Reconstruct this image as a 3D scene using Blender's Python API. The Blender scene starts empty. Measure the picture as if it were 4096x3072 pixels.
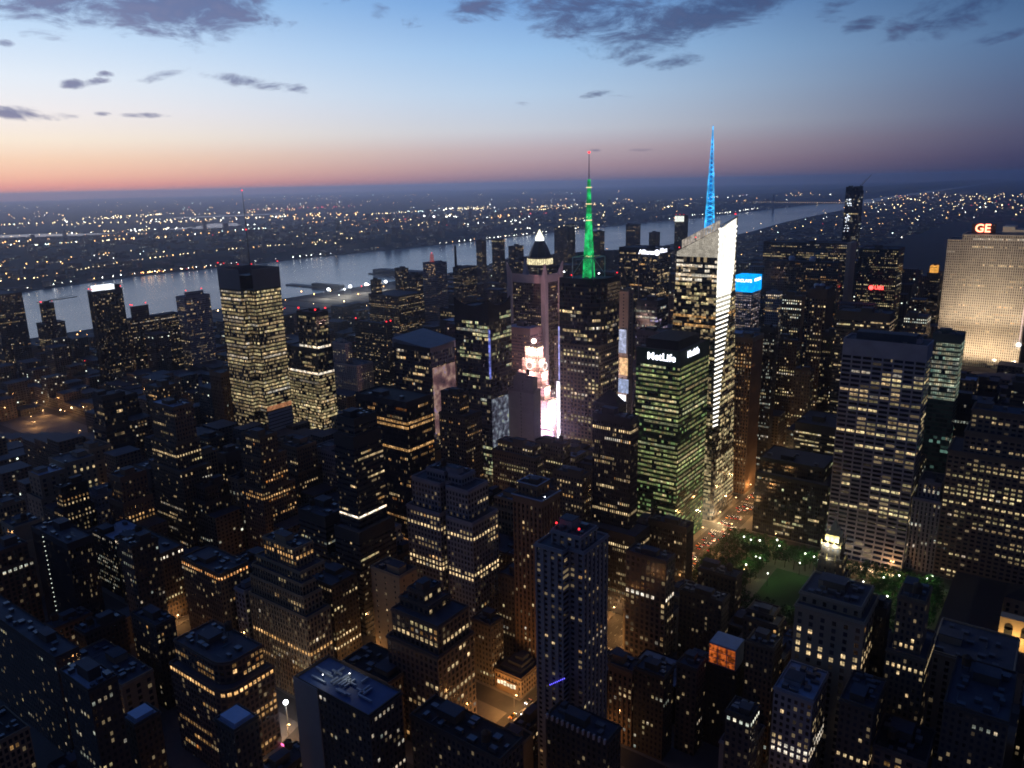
import bpy, bmesh, math, random
from mathutils import Vector, Matrix
scene = bpy.context.scene
COL = scene.collection
rnd = random.Random(11)
# ------------------------------------------------------------------ camera
# metres; X runs along the cross streets (towards the east), Y runs up the avenues
CAMP = Vector((-12.0, 22.0, 320.0))
YAW, PITCH, ROLL, FPX = 0.63488, 0.252115, -0.0224476, 3114.24
F_ = Vector((-math.sin(YAW)*math.cos(PITCH), math.cos(YAW)*math.cos(PITCH), -math.sin(PITCH)))
R_ = Vector((math.cos(YAW), math.sin(YAW), 0)); U_ = R_.cross(F_)
R2 = math.cos(ROLL)*R_ + math.sin(ROLL)*U_; U2 = -math.sin(ROLL)*R_ + math.cos(ROLL)*U_
cam = bpy.data.cameras.new('camera'); cam.sensor_width = 36; cam.lens = 36*FPX/4096
cam.clip_start = 1; cam.clip_end = 120000
co = bpy.data.objects.new('camera', cam); COL.objects.link(co)
m = Matrix.Identity(4)
for i in range(3):
    m[i][0] = R2[i]; m[i][1] = U2[i]; m[i][2] = -F_[i]; m[i][3] = CAMP[i]
co.matrix_world = m
scene.camera = co
def px(x, y, z):
    d = Vector((x, y, z)) - CAMP; w = d.dot(F_)
    if w < 1: return None
    return ((2048 + FPX*d.dot(R2)/w)/1.85172, (1536 - FPX*d.dot(U2)/w)/1.85172, w)
# ------------------------------------------------------------------ colour management and sampling
vs = scene.view_settings
vs.view_transform = 'Standard'; vs.look = 'None'; vs.exposure = 0.0; vs.gamma = 1.0
cy = scene.cycles
cy.max_bounces = 6; cy.diffuse_bounces = 2; cy.glossy_bounces = 2; cy.transmission_bounces = 2
cy.volume_bounces = 2; cy.transparent_max_bounces = 4
cy.sample_clamp_indirect = 2.0; cy.sample_clamp_direct = 0
cy.use_denoising = True; cy.pixel_filter_type = 'GAUSSIAN'; cy.filter_width = 2.0
cy.use_light_tree = True
# ------------------------------------------------------------------ dusk sky
def lin(r, g, b):
    f = lambda c: (c/255/12.92) if c <= 10.3 else ((c/255+.055)/1.055)**2.4
    return (f(r), f(g), f(b), 1.0)
world = bpy.data.worlds.new("World"); scene.world = world; world.use_nodes = True
wt = world.node_tree; wn, wl = wt.nodes, wt.links; wn.clear()
class NG:
    """small helper to write node maths"""
    def __init__(s, tree): s.t = tree; s.n = tree.nodes; s.l = tree.links
    def new(s, ty, **k):
        n = s.n.new(ty)
        for a, v in k.items(): setattr(n, a, v)
        return n
    def put(s, sock, v):
        if isinstance(v, (int, float)): sock.default_value = v
        elif isinstance(v, (tuple, list)): sock.default_value = v
        else: s.l.new(v, sock)
    def m(s, op, a, b=None, c=None, clamp=False):
        n = s.new('ShaderNodeMath', operation=op); n.use_clamp = clamp
        s.put(n.inputs[0], a)
        if b is not None: s.put(n.inputs[1], b)
        if c is not None: s.put(n.inputs[2], c)
        return n.outputs[0]
    def ramp(s, fac, stops, interp='LINEAR'):
        n = s.new('ShaderNodeValToRGB'); s.l.new(fac, n.inputs[0]); cr = n.color_ramp; cr.interpolation = interp
        while len(cr.elements) < len(stops): cr.elements.new(0.5)
        for e, (p, c) in zip(cr.elements, stops): e.position = p; e.color = c
        return n.outputs[0]
    def mix(s, f, a, b, ty='MIX'):
        n = s.new('ShaderNodeMix', data_type='RGBA', blend_type=ty); s.put(n.inputs[0], f); s.put(n.inputs[6], a); s.put(n.inputs[7], b)
        return n.outputs[2]
    def smooth(s, v, a, b):
        n = s.new('ShaderNodeMapRange', interpolation_type='SMOOTHSTEP'); s.put(n.inputs[0], v); s.put(n.inputs[1], a); s.put(n.inputs[2], b)
        return n.outputs[0]
g = NG(wt)
tc = g.new('ShaderNodeTexCoord'); nrm = g.new('ShaderNodeVectorMath', operation='NORMALIZE'); wl.new(tc.outputs['Generated'], nrm.inputs[0])
sep = g.new('ShaderNodeSeparateXYZ'); wl.new(nrm.outputs[0], sep.inputs[0])
dx, dy, dz = sep.outputs
elev = g.m('MULTIPLY', g.m('ARCSINE', dz), 57.2958)
# azimuth measured to the right of the camera's heading, degrees
fx, fy = -math.sin(YAW), math.cos(YAW); rx, ry = math.cos(YAW), math.sin(YAW)
az = g.m('MULTIPLY', g.m('ARCTAN2', g.m('ADD', g.m('MULTIPLY', dx, rx), g.m('MULTIPLY', dy, ry)), g.m('ADD', g.m('MULTIPLY', dx, fx), g.m('MULTIPLY', dy, fy))), 57.2958)
e01 = g.m('POWER', g.m('DIVIDE', g.m('MAXIMUM', elev, 0.0), 90.0, clamp=True), 0.5)
def P_(e): return (max(e, 0)/90)**.5
def sky(st): return [(P_(e), lin(*c)) for e, c in st]
LEFT = sky([(0, (236,142,128)), (.45, (250,166,148)), (1.1, (255,196,168)), (2.0, (255,216,186)), (3.2, (255,238,218)), (4.9, (246,240,240)), (6.8, (232,240,250)), (9.2, (204,226,250)), (11.8, (168,206,244)), (18, (120,166,226)), (38, (62,98,166)), (90, (30,44,84))])
MID = sky([(0, (112,102,128)), (.4, (146,124,142)), (1.2, (174,148,158)), (2.3, (190,174,182)), (3.6, (198,203,215)), (6, (182,206,232)), (8.6, (156,194,234)), (11.6, (118,164,220)), (18, (84,126,192)), (38, (48,78,140)), (90, (30,44,84))])
RIGHT = sky([(0, (44,48,80)), (.9, (56,60,94)), (2.4, (72,76,108)), (4.8, (76,92,128)), (7.8, (76,108,150)), (11, (50,84,130)), (16, (26,54,98)), (38, (24,44,86)), (90, (30,44,84))])
BACK = sky([(0, (40,41,62)), (4, (42,47,74)), (20, (38,48,82)), (90, (30,44,84))])
cl = g.ramp(e01, LEFT, 'B_SPLINE' if False else 'LINEAR'); cm = g.ramp(e01, MID); cr_ = g.ramp(e01, RIGHT); cb = g.ramp(e01, BACK)
absaz = g.m('ABSOLUTE', g.m('SUBTRACT', g.m('WRAP', g.m('ADD', az, 36.0), 180.0, -180.0), 0.0))   # degrees from the afterglow
sk = g.mix(g.smooth(absaz, 0.0, 42.0), cl, cm)
sk = g.mix(g.smooth(absaz, 34.0, 74.0), sk, cr_)
sk = g.mix(g.smooth(absaz, 72.0, 125.0), sk, cb)
# evening clouds: broken banks of cumulus, laid out by bearing and height above the horizon
cv = g.new('ShaderNodeCombineXYZ'); wl.new(g.m('MULTIPLY', az, .10), cv.inputs[0]); wl.new(g.m('MULTIPLY', elev, .26), cv.inputs[1])
nz = g.new('ShaderNodeTexNoise'); nz.inputs['Scale'].default_value = 2.3; nz.inputs['Detail'].default_value = 7; nz.inputs['Roughness'].default_value = .7; nz.inputs['Distortion'].default_value = .6
wl.new(cv.outputs[0], nz.inputs['Vector'])
nz2 = g.new('ShaderNodeTexNoise'); nz2.inputs['Scale'].default_value = 9; nz2.inputs['Detail'].default_value = 4; wl.new(cv.outputs[0], nz2.inputs['Vector'])
nval = g.m('ADD', g.m('MULTIPLY', nz.outputs[0], .8), g.m('MULTIPLY', nz2.outputs[0], .22))
CLOUDS = [(-27.73, 10.9, 6.01, 2.19, 0, 1.0), (-20.49, 11.48, 7.49, 3.13, 0, 1.25), (-24.2, 9.44, 0.92, 0.53, 0, 0.7), (-1.49, 11.34, 3.42, 0.96, 0.05, 0.9), (6.62, 10.64, 7.28, 2.18, -0.12, 1.15), (14.19, 10.65, 10.53, 1.94, 0.25, 1.2), (22.05, 10.8, 2.23, 1.48, 0.2, 0.6), (9.13, 7.91, 1.64, 0.5, 0.1, 0.75), (11.3, 7.61, 2.35, 0.66, 0.1, 0.75), (-16.79, 6.79, 3.94, 0.53, -0.12, 0.95), (-14.45, 6.53, 1.9, 0.42, -0.2, 0.9), (-22.52, 7.04, 2.11, 0.36, 0.25, 0.85), (-27.46, 6.43, 0.99, 0.38, 0, 1.1), (-26.26, 6.57, 1.08, 0.31, 0.2, 0.8), (-25.6, 7.07, 0.58, 0.23, 0, 0.7), (-30.82, 4.73, 1.85, 0.57, -0.1, 1.2), (-28.93, 4.54, 2.1, 0.31, 0, 0.7), (-23.63, 4.7, 1.91, 0.24, 0, 1.0), (-26.08, 4.75, 0.66, 0.2, 0, 0.7), (-30.7, 8.48, 0.72, 0.29, 0, 0.8), (6.65, 5.9, 1.77, 0.26, 0.15, 0.6), (9.17, 5.66, 2.62, 0.21, 0, 0.55), (1.21, 5.33, 0.99, 0.22, 0, 0.6), (5.87, 2.12, 1.9, 0.16, 0, 0.75), (9.4, 2.06, 1.24, 0.16, 0, 0.7), (28.52, 9.43, 4.93, 1.51, 0.25, 0.95), (22.99, 9.03, 1.41, 0.61, 0.2, 0.8), (30.83, 7.77, 2.25, 0.51, 0.2, 0.7), (-8.32, 11.18, 0.94, 0.63, 0, 0.5), (-5.88, 10.77, 1.13, 0.64, 0.2, 0.5), (-11.91, 11.67, 2.52, 0.39, 0.2, 0.55)]
total = None
for (ca, ce, ra, re, tilt, amp) in CLOUDS:
    du = g.m('SUBTRACT', az, ca); dv = g.m('SUBTRACT', g.m('SUBTRACT', elev, ce), g.m('MULTIPLY', du, tilt))
    q = g.m('ADD', g.m('POWER', g.m('DIVIDE', du, ra), 2.0), g.m('POWER', g.m('DIVIDE', dv, re), 2.0))
    s_ = g.m('MULTIPLY', g.m('SUBTRACT', 1.0, q, clamp=True), amp)
    total = s_ if total is None else g.m('MAXIMUM', total, s_)
cm_ = g.smooth(g.m('ADD', total, g.m('MULTIPLY', g.m('SUBTRACT', nval, .535), 4.2)), .10, 1.15)
cm_ = g.m('MULTIPLY', cm_, g.smooth(total, 0.0, .12))
ccol = g.mix(g.smooth(absaz, 5.0, 60.0), lin(92,102,148), lin(50,70,114))
ccol = g.mix(g.smooth(nval, .44, .7), ccol, g.mix(g.smooth(absaz, 5.0, 60.0), lin(112,112,150), lin(70,80,118)))
sk = g.mix(g.m('MULTIPLY', cm_, .86), sk, ccol)
sk = g.mix(g.m('LESS_THAN', dz, -0.012), sk, lin(30,32,48))
nish = g.new('ShaderNodeTexSky', sky_type='NISHITA'); nish.sun_disc = False; nish.sun_elevation = math.radians(-4); nish.sun_rotation = math.radians(-72)
bg1 = g.new('ShaderNodeBackground'); wl.new(nish.outputs[0], bg1.inputs[0]); bg1.inputs[1].default_value = 0.05
bg2 = g.new('ShaderNodeBackground'); wl.new(sk, bg2.inputs[0]); bg2.inputs[1].default_value = 1.0
ad = g.new('ShaderNodeAddShader'); wl.new(bg1.outputs[0], ad.inputs[0]); wl.new(bg2.outputs[0], ad.inputs[1])
wo = g.new('ShaderNodeOutputWorld'); wl.new(ad.outputs[0], wo.inputs[0])
# ------------------------------------------------------------------ materials
def new_mat(name):
    mt = bpy.data.materials.new(name); mt.use_nodes = True; mt.node_tree.nodes.clear()
    return mt, NG(mt.node_tree)
def out(gm, sh):
    o = gm.new('ShaderNodeOutputMaterial'); gm.l.new(sh, o.inputs[0])
def principled(gm, col, rough=.8, metal=0.0, spec=.3):
    p = gm.new('ShaderNodeBsdfPrincipled'); gm.put(p.inputs['Base Color'], col); gm.put(p.inputs['Roughness'], rough)
    p.inputs['Metallic'].default_value = metal; p.inputs['Specular IOR Level'].default_value = spec
    return p
def plain(name, c, rough=.85, var=.35, scale=.12, metal=0.0):
    mt, gm = new_mat(name)
    t = gm.new('ShaderNodeTexCoord'); n = gm.new('ShaderNodeTexNoise'); n.inputs['Scale'].default_value = scale; n.inputs['Detail'].default_value = 5; n.inputs['Roughness'].default_value = .65
    ge = gm.new('ShaderNodeNewGeometry'); gm.l.new(ge.outputs['Position'], n.inputs['Vector'])
    f = gm.m('ADD', gm.m('MULTIPLY', gm.m('SUBTRACT', n.outputs[0], .5), 2*var), 1.0)
    col = gm.mix(1.0, (*c, 1), f, 'MULTIPLY')
    out(gm, principled(gm, col, rough, metal).outputs[0])
    return mt
def glow(name, c, s, noise=0.0, scale=.5, sample=False, pane=False):
    mt, gm = new_mat(name)
    e = gm.new('ShaderNodeEmission'); e.inputs[0].default_value = (*c, 1); e.inputs[1].default_value = s
    if noise:
        ge = gm.new('ShaderNodeNewGeometry'); n = gm.new('ShaderNodeTexNoise'); n.inputs['Scale'].default_value = scale; n.inputs['Detail'].default_value = 2
        gm.l.new(ge.outputs['Position'], n.inputs['Vector'])
        w = gm.new('ShaderNodeTexWhiteNoise', noise_dimensions='3D'); sn = gm.new('ShaderNodeVectorMath', operation='SNAP'); gm.l.new(ge.outputs['Position'], sn.inputs[0]); sn.inputs[1].default_value = (3.1, 3.1, 3.7)
        gm.l.new(sn.outputs[0], w.inputs[0])
        k = gm.m('MULTIPLY', gm.smooth(n.outputs[0], .3, .7), gm.m('ADD', gm.m('MULTIPLY', w.outputs[0], 1.3), .35))
        k = gm.m('ADD', gm.m('MULTIPLY', k, noise), 1-noise)
        if pane:     # ceiling lights near the head of the pane, a blind drawn part way, a mullion
            uv = gm.new('ShaderNodeUVMap'); uv.uv_map = 'UVMap'; su = gm.new('ShaderNodeSeparateXYZ'); gm.l.new(uv.outputs[0], su.inputs[0])
            w2 = gm.new('ShaderNodeTexWhiteNoise', noise_dimensions='3D'); gm.l.new(sn.outputs[0], w2.inputs[0])
            sc2 = gm.new('ShaderNodeSeparateColor'); gm.l.new(w2.outputs['Color'], sc2.inputs[0])
            grad = gm.m('ADD', .45, gm.m('MULTIPLY', su.outputs[1], .85))
            blind = gm.m('SUBTRACT', 1.0, gm.m('MULTIPLY', gm.m('GREATER_THAN', su.outputs[1], gm.m('ADD', sc2.outputs[1], .25)), .65))
            mull = gm.m('SUBTRACT', 1.0, gm.m('MULTIPLY', gm.m('LESS_THAN', gm.m('ABSOLUTE', gm.m('SUBTRACT', su.outputs[0], .5)), .06), .6))
            k = gm.m('MULTIPLY', gm.m('MULTIPLY', k, grad), gm.m('MULTIPLY', blind, mull))
            gm.put(e.inputs[0], gm.mix(gm.m('MULTIPLY', gm.m('POWER', sc2.outputs[0], 1.6), .7), (*c, 1), (1, .62, .3, 1)))
        gm.put(e.inputs[1], gm.m('MULTIPLY', k, s))
    out(gm, e.outputs[0])
    if not sample:
        try: mt.cycles.emission_sampling = 'NONE'
        except Exception: pass
    return mt
def facade(name, wall, ww, wh, glass=(.012,.016,.024), dim=.1, dimcol=(1,.68,.34), dims=.08, grough=.12, litf=0.0, var=.3, wrough=.8, soff=0.0):
    """wall with window panes on a bay / storey grid (UV counts bays and storeys); a few panes carry a dim interior light"""
    mt, gm = new_mat(name)
    uv = gm.new('ShaderNodeUVMap'); uv.uv_map = 'UVMap'
    s = gm.new('ShaderNodeSeparateXYZ'); gm.l.new(uv.outputs[0], s.inputs[0])
    fu = gm.m('FRACT', s.outputs[0]); fv = gm.m('FRACT', s.outputs[1])
    a = gm.m('LESS_THAN', gm.m('ABSOLUTE', gm.m('SUBTRACT', fu, .5)), ww/2)
    b = gm.m('LESS_THAN', gm.m('ABSOLUTE', gm.m('SUBTRACT', fv, .5)), wh/2)
    win = gm.m('MULTIPLY', a, b)
    cell = gm.new('ShaderNodeCombineXYZ'); gm.l.new(gm.m('FLOOR', s.outputs[0]), cell.inputs[0]); gm.l.new(gm.m('FLOOR', s.outputs[1]), cell.inputs[1])
    ge = gm.new('ShaderNodeNewGeometry'); oi = gm.new('ShaderNodeObjectInfo')
    gm.l.new(gm.m('MULTIPLY', oi.outputs['Random'], 91.7), cell.inputs[2])
    w = gm.new('ShaderNodeTexWhiteNoise', noise_dimensions='3D'); gm.l.new(cell.outputs[0], w.inputs[0])
    cell2 = gm.new('ShaderNodeCombineXYZ'); gm.l.new(gm.m('FLOOR', gm.m('MULTIPLY', s.outputs[0], .21)), cell2.inputs[0]); gm.l.new(gm.m('FLOOR', s.outputs[1]), cell2.inputs[1]); gm.l.new(gm.m('MULTIPLY', oi.outputs['Random'], 37.3), cell2.inputs[2])
    w2 = gm.new('ShaderNodeTexWhiteNoise', noise_dimensions='3D'); gm.l.new(cell2.outputs[0], w2.inputs[0])
    n = gm.new('ShaderNodeTexNoise'); n.inputs['Scale'].default_value = .07; n.inputs['Detail'].default_value = 6; n.inputs['Roughness'].default_value = .7; gm.l.new(ge.outputs['Position'], n.inputs['Vector'])
    f = gm.m('ADD', gm.m('MULTIPLY', gm.m('SUBTRACT', n.outputs[0], .5), 2*var), 1.0)
    f = gm.m('MULTIPLY', f, gm.m('ADD', gm.m('MULTIPLY', oi.outputs['Random'], .5), .75))
    wc = gm.mix(1.0, (*wall, 1), f, 'MULTIPLY')
    pw = principled(gm, wc, wrough)
    gc = gm.mix(w.outputs[0], (*[c*.5 for c in glass], 1), (*[min(1, c*2.6) for c in glass], 1))
    pg = principled(gm, gc, grough, 0.0, .6)
    dl = gm.m('GREATER_THAN', w.outputs[0], 1-dim)
    if litf > 0:
        lit = gm.m('MULTIPLY', gm.m('GREATER_THAN', w.outputs[0], .62), gm.m('GREATER_THAN', w2.outputs[0], 1-litf*2.4))
        wb = gm.new('ShaderNodeTexWhiteNoise', noise_dimensions='4D'); gm.l.new(cell.outputs[0], wb.inputs[0]); wb.inputs['W'].default_value = 3.3
        st = gm.m('ADD', gm.m('MULTIPLY', lit, gm.m('ADD', gm.m('MULTIPLY', gm.m('POWER', wb.outputs[0], 5.0), 2.2), .12)), gm.m('MULTIPLY', dl, dims))
        ec = gm.ramp(wb.outputs[0], [(0, (1,.55,.2,1)), (.45, (1,.76,.42,1)), (.8, (1,.9,.66,1)), (1, (.85,1,.85,1))])
    else:
        st = gm.m('MULTIPLY', dl, gm.m('MULTIPLY', w2.outputs[0], dims*2)); ec = (*dimcol, 1)
    gm.put(pg.inputs['Emission Color'], ec); gm.put(pg.inputs['Emission Strength'], st)
    mx = gm.new('ShaderNodeMixShader'); gm.l.new(win, mx.inputs[0]); gm.l.new(pw.outputs[0], mx.inputs[1]); gm.l.new(pg.outputs[0], mx.inputs[2])
    out(gm, mx.outputs[0])
    try: mt.cycles.emission_sampling = 'NONE'
    except Exception: pass
    return mt
# style: wall colour, bay, storey, pane width / height (share of the bay / storey), pier relief, blank crown height
STY = {
 'masonry':     ((.16,.115,.08), 2.6, 3.7, .46, .55, 0, 2.5),
 'masonrylt':   ((.26,.19,.14), 2.6, 3.8, .46, .55, 0, 4),
 'masonrydark': ((.085,.07,.06), 2.8, 3.7, .46, .52, 0, 2.5),
 'masonrybig':  ((.12,.09,.075), 3.6, 4.0, .55, .62, 0, 2.5),
 'masonrypair': ((.17,.13,.10), 4.4, 3.7, .62, .5, 0, 4),
 'loft':        ((.30,.23,.15), 2.7, 3.8, .6, .62, .4, 1.6),
 'loftround':   ((.13,.10,.085), 2.7, 3.8, .62, .6, 0, 1.6),
 'greystone':   ((.27,.27,.30), 3.0, 3.8, .5, .58, 0, 3),
 'stonewide':   ((.30,.25,.18), 5.5, 4.2, .36, .6, 0, 3.5),
 'blankgrey':   ((.26,.25,.25), 60., 3.7, .02, .5, 0, 3),
 'tanplain':    ((.36,.28,.19), 9.0, 4.0, .12, .4, 0, 3),
 'blackpier':   ((.035,.035,.045), 1.7, 3.8, .62, .58, .35, 5),
 'blackbrick':  ((.03,.026,.025), 2.7, 3.7, .36, .5, 0, 2),
 'pierbrown':   ((.20,.13,.085), 3.0, 3.8, .5, .55, .6, 5),
 'pierdark':    ((.10,.08,.065), 3.4, 3.8, .5, .55, .6, 12),
 'pierlight':   ((.27,.26,.27), 3.2, 3.8, .42, .72, .7, 3),
 'pierslight':  ((.44,.40,.38), 4.2, 3.4, .36, .5, .6, 3),
 'apartment':   ((.27,.26,.27), 4.2, 3.0, .5, .5, .7, 1.5),
 'ribbon':      ((.06,.058,.06), 1.6, 3.9, .9, .42, 0, 8),
 'glassdark':   ((.035,.04,.05), 1.9, 3.9, .88, .72, 0, 5),
 'glassblk':    ((.03,.04,.045), 1.9, 3.8, .88, .6, .3, 3),
 'glassgreen':  ((.012,.05,.035), 2.1, 4.1, .9, .52, 0, 13),
 'glasspale':   ((.07,.10,.10), 3.0, 4.0, .92, .66, 0, 7),
 'grid':        ((.34,.34,.38), 7.4, 3.95, .84, .56, 0, 13),
 'nyt':         ((.10,.10,.09), 1.9, 4.1, .86, .6, 0, 1),
 'boa':         ((.07,.07,.07), 2.3, 4.2, .9, .6, 0, 1),
 'cngrid':      ((.34,.26,.18), 4.2, 4.1, .6, .62, 0, 2),
 'gestone':     ((.56,.50,.42), 2.6, 3.5, .46, .6, .5, 2),
 'paramount':   ((.52,.40,.36), 2.7, 3.8, .36, .5, 0, 1.5),
}
GL = {'glassgreen': (.006,.03,.02), 'glasspale': (.03,.06,.055), 'glassdark': (.012,.02,.035), 'grid': (.006,.010,.022), 'gestone': (.03,.025,.02), 'paramount': (.05,.03,.035)}
FM, TM = {}, {}
for k, (wc, bay, fl, ww, wh, rel, crown) in STY.items():
    dimp = {'glassgreen': .3, 'nyt': .5, 'boa': .3, 'grid': .12, 'gestone': .12, 'apartment': .1}.get(k, .09)
    dcol = {'glassgreen': (.6,1,.35), 'glasspale': (.5,1,.8)}.get(k, (1,.74,.4))
    FM[k] = facade('facade ' + k, wc, 1.0 if rel else ww, wh, GL.get(k, (.012,.015,.024)), dim=dimp, dimcol=dcol, dims=.1 if k not in ('nyt','boa','glassgreen') else .2)
    TM[k] = plain('masonry ' + k, wc, .85, .35, .1)
FAR = facade('far facade', (.07,.065,.065), .5, .5, litf=.05, dim=.02, dims=.3)
FAR2 = facade('far facade brown', (.11,.085,.07), .5, .55, litf=.055, dim=.02, dims=.3)
M = {}
M['roof'] = plain('tar roof', (.06,.066,.085), .75, .5, .15)
M['roofblue'] = plain('pale membrane roof', (.26,.32,.42), .6, .35, .2)
M['roofblack'] = plain('black roof', (.02,.02,.024), .8, .4, .2)
M['metal'] = plain('galvanised metal', (.13,.14,.16), .45, .3, .6, .6)
M['wood'] = plain('weathered wood', (.07,.05,.035), .9, .3, .8)
M['steel'] = plain('dark steel', (.05,.05,.055), .5, .2, .8, .5)
M['stone'] = plain('pale stone', (.36,.31,.27), .8, .25, .1)
M['lamppole'] = plain('grey pole', (.12,.12,.12), .5, .1, 1)
M['asphalt'] = plain('asphalt', (.05,.048,.047), .85, .3, .25)
M['paving'] = plain('paving', (.14,.13,.12), .85, .25, .3)
M['paint'] = plain('road paint', (.6,.6,.58), .7, .15, 1)
M['land'] = plain('city ground', (.035,.036,.036), .95, .5, .004)
M['wood_hill'] = plain('wooded ground', (.022,.028,.022), .95, .5, .003)
M['grass'] = plain('lawn', (.035,.085,.025), .95, .3, .3)
M['tarpath'] = plain('gravel', (.16,.14,.11), .95, .2, .4)
GLOWC = {'warm': (1,.75,.40), 'yellow': (1,.86,.44), 'amber': (1,.52,.17), 'orange': (1,.34,.07), 'cool': (.86,1,.88), 'white': (1,.93,.78), 'green': (.84,1,.55), 'lime': (.74,1,.36), 'cyan': (.66,1,.80), 'violet': (.62,.55,1), 'violetwhite': (.92,.78,.86)}
GM = {}
def gm_(c, s):
    k = (c, round(s, 1))
    if k not in GM: GM[k] = glow('lit %s' % c, GLOWC[c], s*1.25, .6, .45, pane=True)
    return GM[k]
M['red'] = glow('red beacon', (1,.03,.04), 3)
M['whiteglow'] = glow('white lamp', (.95,.97,1), 9)
M['lamp'] = glow('street lamp glass', (1,.62,.26), 9)
M['parklamp'] = glow('park lamp glass', (1,.97,.85), 6)
# ------------------------------------------------------------------ objects
def interp(tab, v):
    if v <= tab[0][0]: return tab[0][1]
    for (a, b), (c, d) in zip(tab, tab[1:]):
        if v <= c: return b+(d-b)*(v-a)/(c-a)
    return tab[-1][1]
def tag(o, label=None, cat=None, group=None, kind=None):
    if label: o['label'] = label
    if cat: o['category'] = cat
    if group: o['group'] = group
    if kind: o['kind'] = kind
    return o
def empty(name, loc):
    o = bpy.data.objects.new(name, None); o.location = loc; COL.objects.link(o); return o
def link(name, me, parent=None, loc=None):
    o = bpy.data.objects.new(name, me); COL.objects.link(o)
    if loc is not None: o.location = loc
    if parent is not None:
        o.parent = parent
        if loc is None: o.location = -Vector(parent.location) if parent.parent is None else Vector((0,0,0))
    return o
class MB:
    """collects faces in world metres, then becomes one mesh object"""
    def __init__(s): s.v = []; s.f = []; s.u = []; s.mi = []
    def face(s, pts, mi=0, uv=None):
        n = len(s.v); s.v += [tuple(p) for p in pts]; s.f.append(tuple(range(n, n+len(pts)))); s.mi.append(mi); s.u += uv if uv else [(0, 0)]*len(pts)
    def box(s, x0, x1, y0, y1, z0, z1, mi=0, bottom=True):
        a = [(x0,y0,z0),(x1,y0,z0),(x1,y1,z0),(x0,y1,z0),(x0,y0,z1),(x1,y0,z1),(x1,y1,z1),(x0,y1,z1)]
        for q in ((0,1,5,4),(1,2,6,5),(2,3,7,6),(3,0,4,7),(4,5,6,7)) + (((3,2,1,0),) if bottom else ()):
            s.face([a[i] for i in q], mi)
    def prism(s, pts, z0, z1, mi=0, top=None):
        top = top or pts; n = len(pts)
        for i in range(n):
            j = (i+1) % n
            s.face([(*pts[i], z0), (*pts[j], z0), (*top[j], z1), (*top[i], z1)], mi)
        s.face([(*p, z1) for p in top], mi); s.face([(*p, z0) for p in reversed(pts)], mi)
    def tube(s, a, b, r, mi=0, n=6, r2=None):
        a, b = Vector(a), Vector(b); r2 = r if r2 is None else r2; d = (b-a).normalized()
        p = d.orthogonal().normalized(); q = d.cross(p)
        ra = [a + r*(math.cos(t)*p + math.sin(t)*q) for t in [2*math.pi*i/n for i in range(n)]]
        rb = [b + r2*(math.cos(t)*p + math.sin(t)*q) for t in [2*math.pi*i/n for i in range(n)]]
        for i in range(n): s.face([ra[i], ra[(i+1)%n], rb[(i+1)%n], rb[i]], mi)
        s.face(rb, mi); s.face(ra[::-1], mi)
    def ball(s, c, r, mi=0, n=8):
        c = Vector(c); rings = [[c + r*Vector((math.sin(math.pi*k/(n//2))*math.cos(2*math.pi*i/n), math.sin(math.pi*k/(n//2))*math.sin(2*math.pi*i/n), math.cos(math.pi*k/(n//2)))) for i in range(n)] for k in range(n//2+1)]
        for k in range(n//2):
            for i in range(n): s.face([rings[k][i], rings[k+1][i], rings[k+1][(i+1)%n], rings[k][(i+1)%n]], mi)
    def octa(s, c, r, mi=0):
        x, y, z = c; a = [(x+r,y,z),(x,y+r,z),(x-r,y,z),(x,y-r,z)]
        for i in range(4):
            s.face([a[i], a[(i+1)%4], (x,y,z+r)], mi); s.face([a[(i+1)%4], a[i], (x,y,z-r)], mi)
    def build(s, name, mats, parent=None, weld=True, off=None):
        me = bpy.data.meshes.new(name)
        o_ = Vector(parent.location) if (parent is not None and parent.parent is None) else (Vector(off) if off else Vector((0,0,0)))
        if parent is not None and parent.parent is not None: o_ = Vector(parent.parent.location)
        vv = [(x-o_.x, y-o_.y, z-o_.z) for x, y, z in s.v]
        ff = s.f; uu = s.u
        if weld:
            idx = {}; nv = []; mp = []
            for p in vv:
                k = (round(p[0], 3), round(p[1], 3), round(p[2], 3))
                if k not in idx: idx[k] = len(nv); nv.append(p)
                mp.append(idx[k])
            ff = [tuple(mp[i] for i in f) for f in ff]; vv = nv
            keep = [i for i, f in enumerate(ff) if len(set(f)) == len(f)]
            if len(keep) < len(ff):
                st = 0; nu = []
                for i, f in enumerate(ff):
                    if len(set(f)) == len(f): nu += uu[st:st+len(f)]
                    st += len(f)
                mi_ = [s.mi[i] for i in keep]; ff = [ff[i] for i in keep]; uu = nu
            else: mi_ = s.mi
        else: mi_ = s.mi
        me.from_pydata(vv, [], ff)
        for mt in (mats if isinstance(mats, (list, tuple)) else [mats]): me.materials.append(mt)
        me.polygons.foreach_set('material_index', mi_)
        ul = me.uv_layers.new(name='UVMap'); ul.data.foreach_set('uv', [c for p in uu for c in p])
        me.update()
        o = bpy.data.objects.new(name, me); COL.objects.link(o)
        if parent is not None: o.parent = parent
        elif off: o.location = off
        return o
def light(name, loc, power, c, r=1.0, parent=None, spot=None, aim=None, blend=.6):
    ld = bpy.data.lights.new(name, 'SPOT' if spot else 'POINT'); ld.energy = power; ld.color = c; ld.shadow_soft_size = r
    if spot: ld.spot_size = math.radians(spot); ld.spot_blend = blend
    o = bpy.data.objects.new(name, ld); COL.objects.link(o)
    if aim is not None:
        d = Vector(aim) - Vector(loc); o.rotation_euler = d.to_track_quat('-Z', 'Y').to_euler()
    if parent is not None: o.parent = parent; o.location = Vector(loc) - Vector(parent.location)
    else: o.location = loc
    return o
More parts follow.
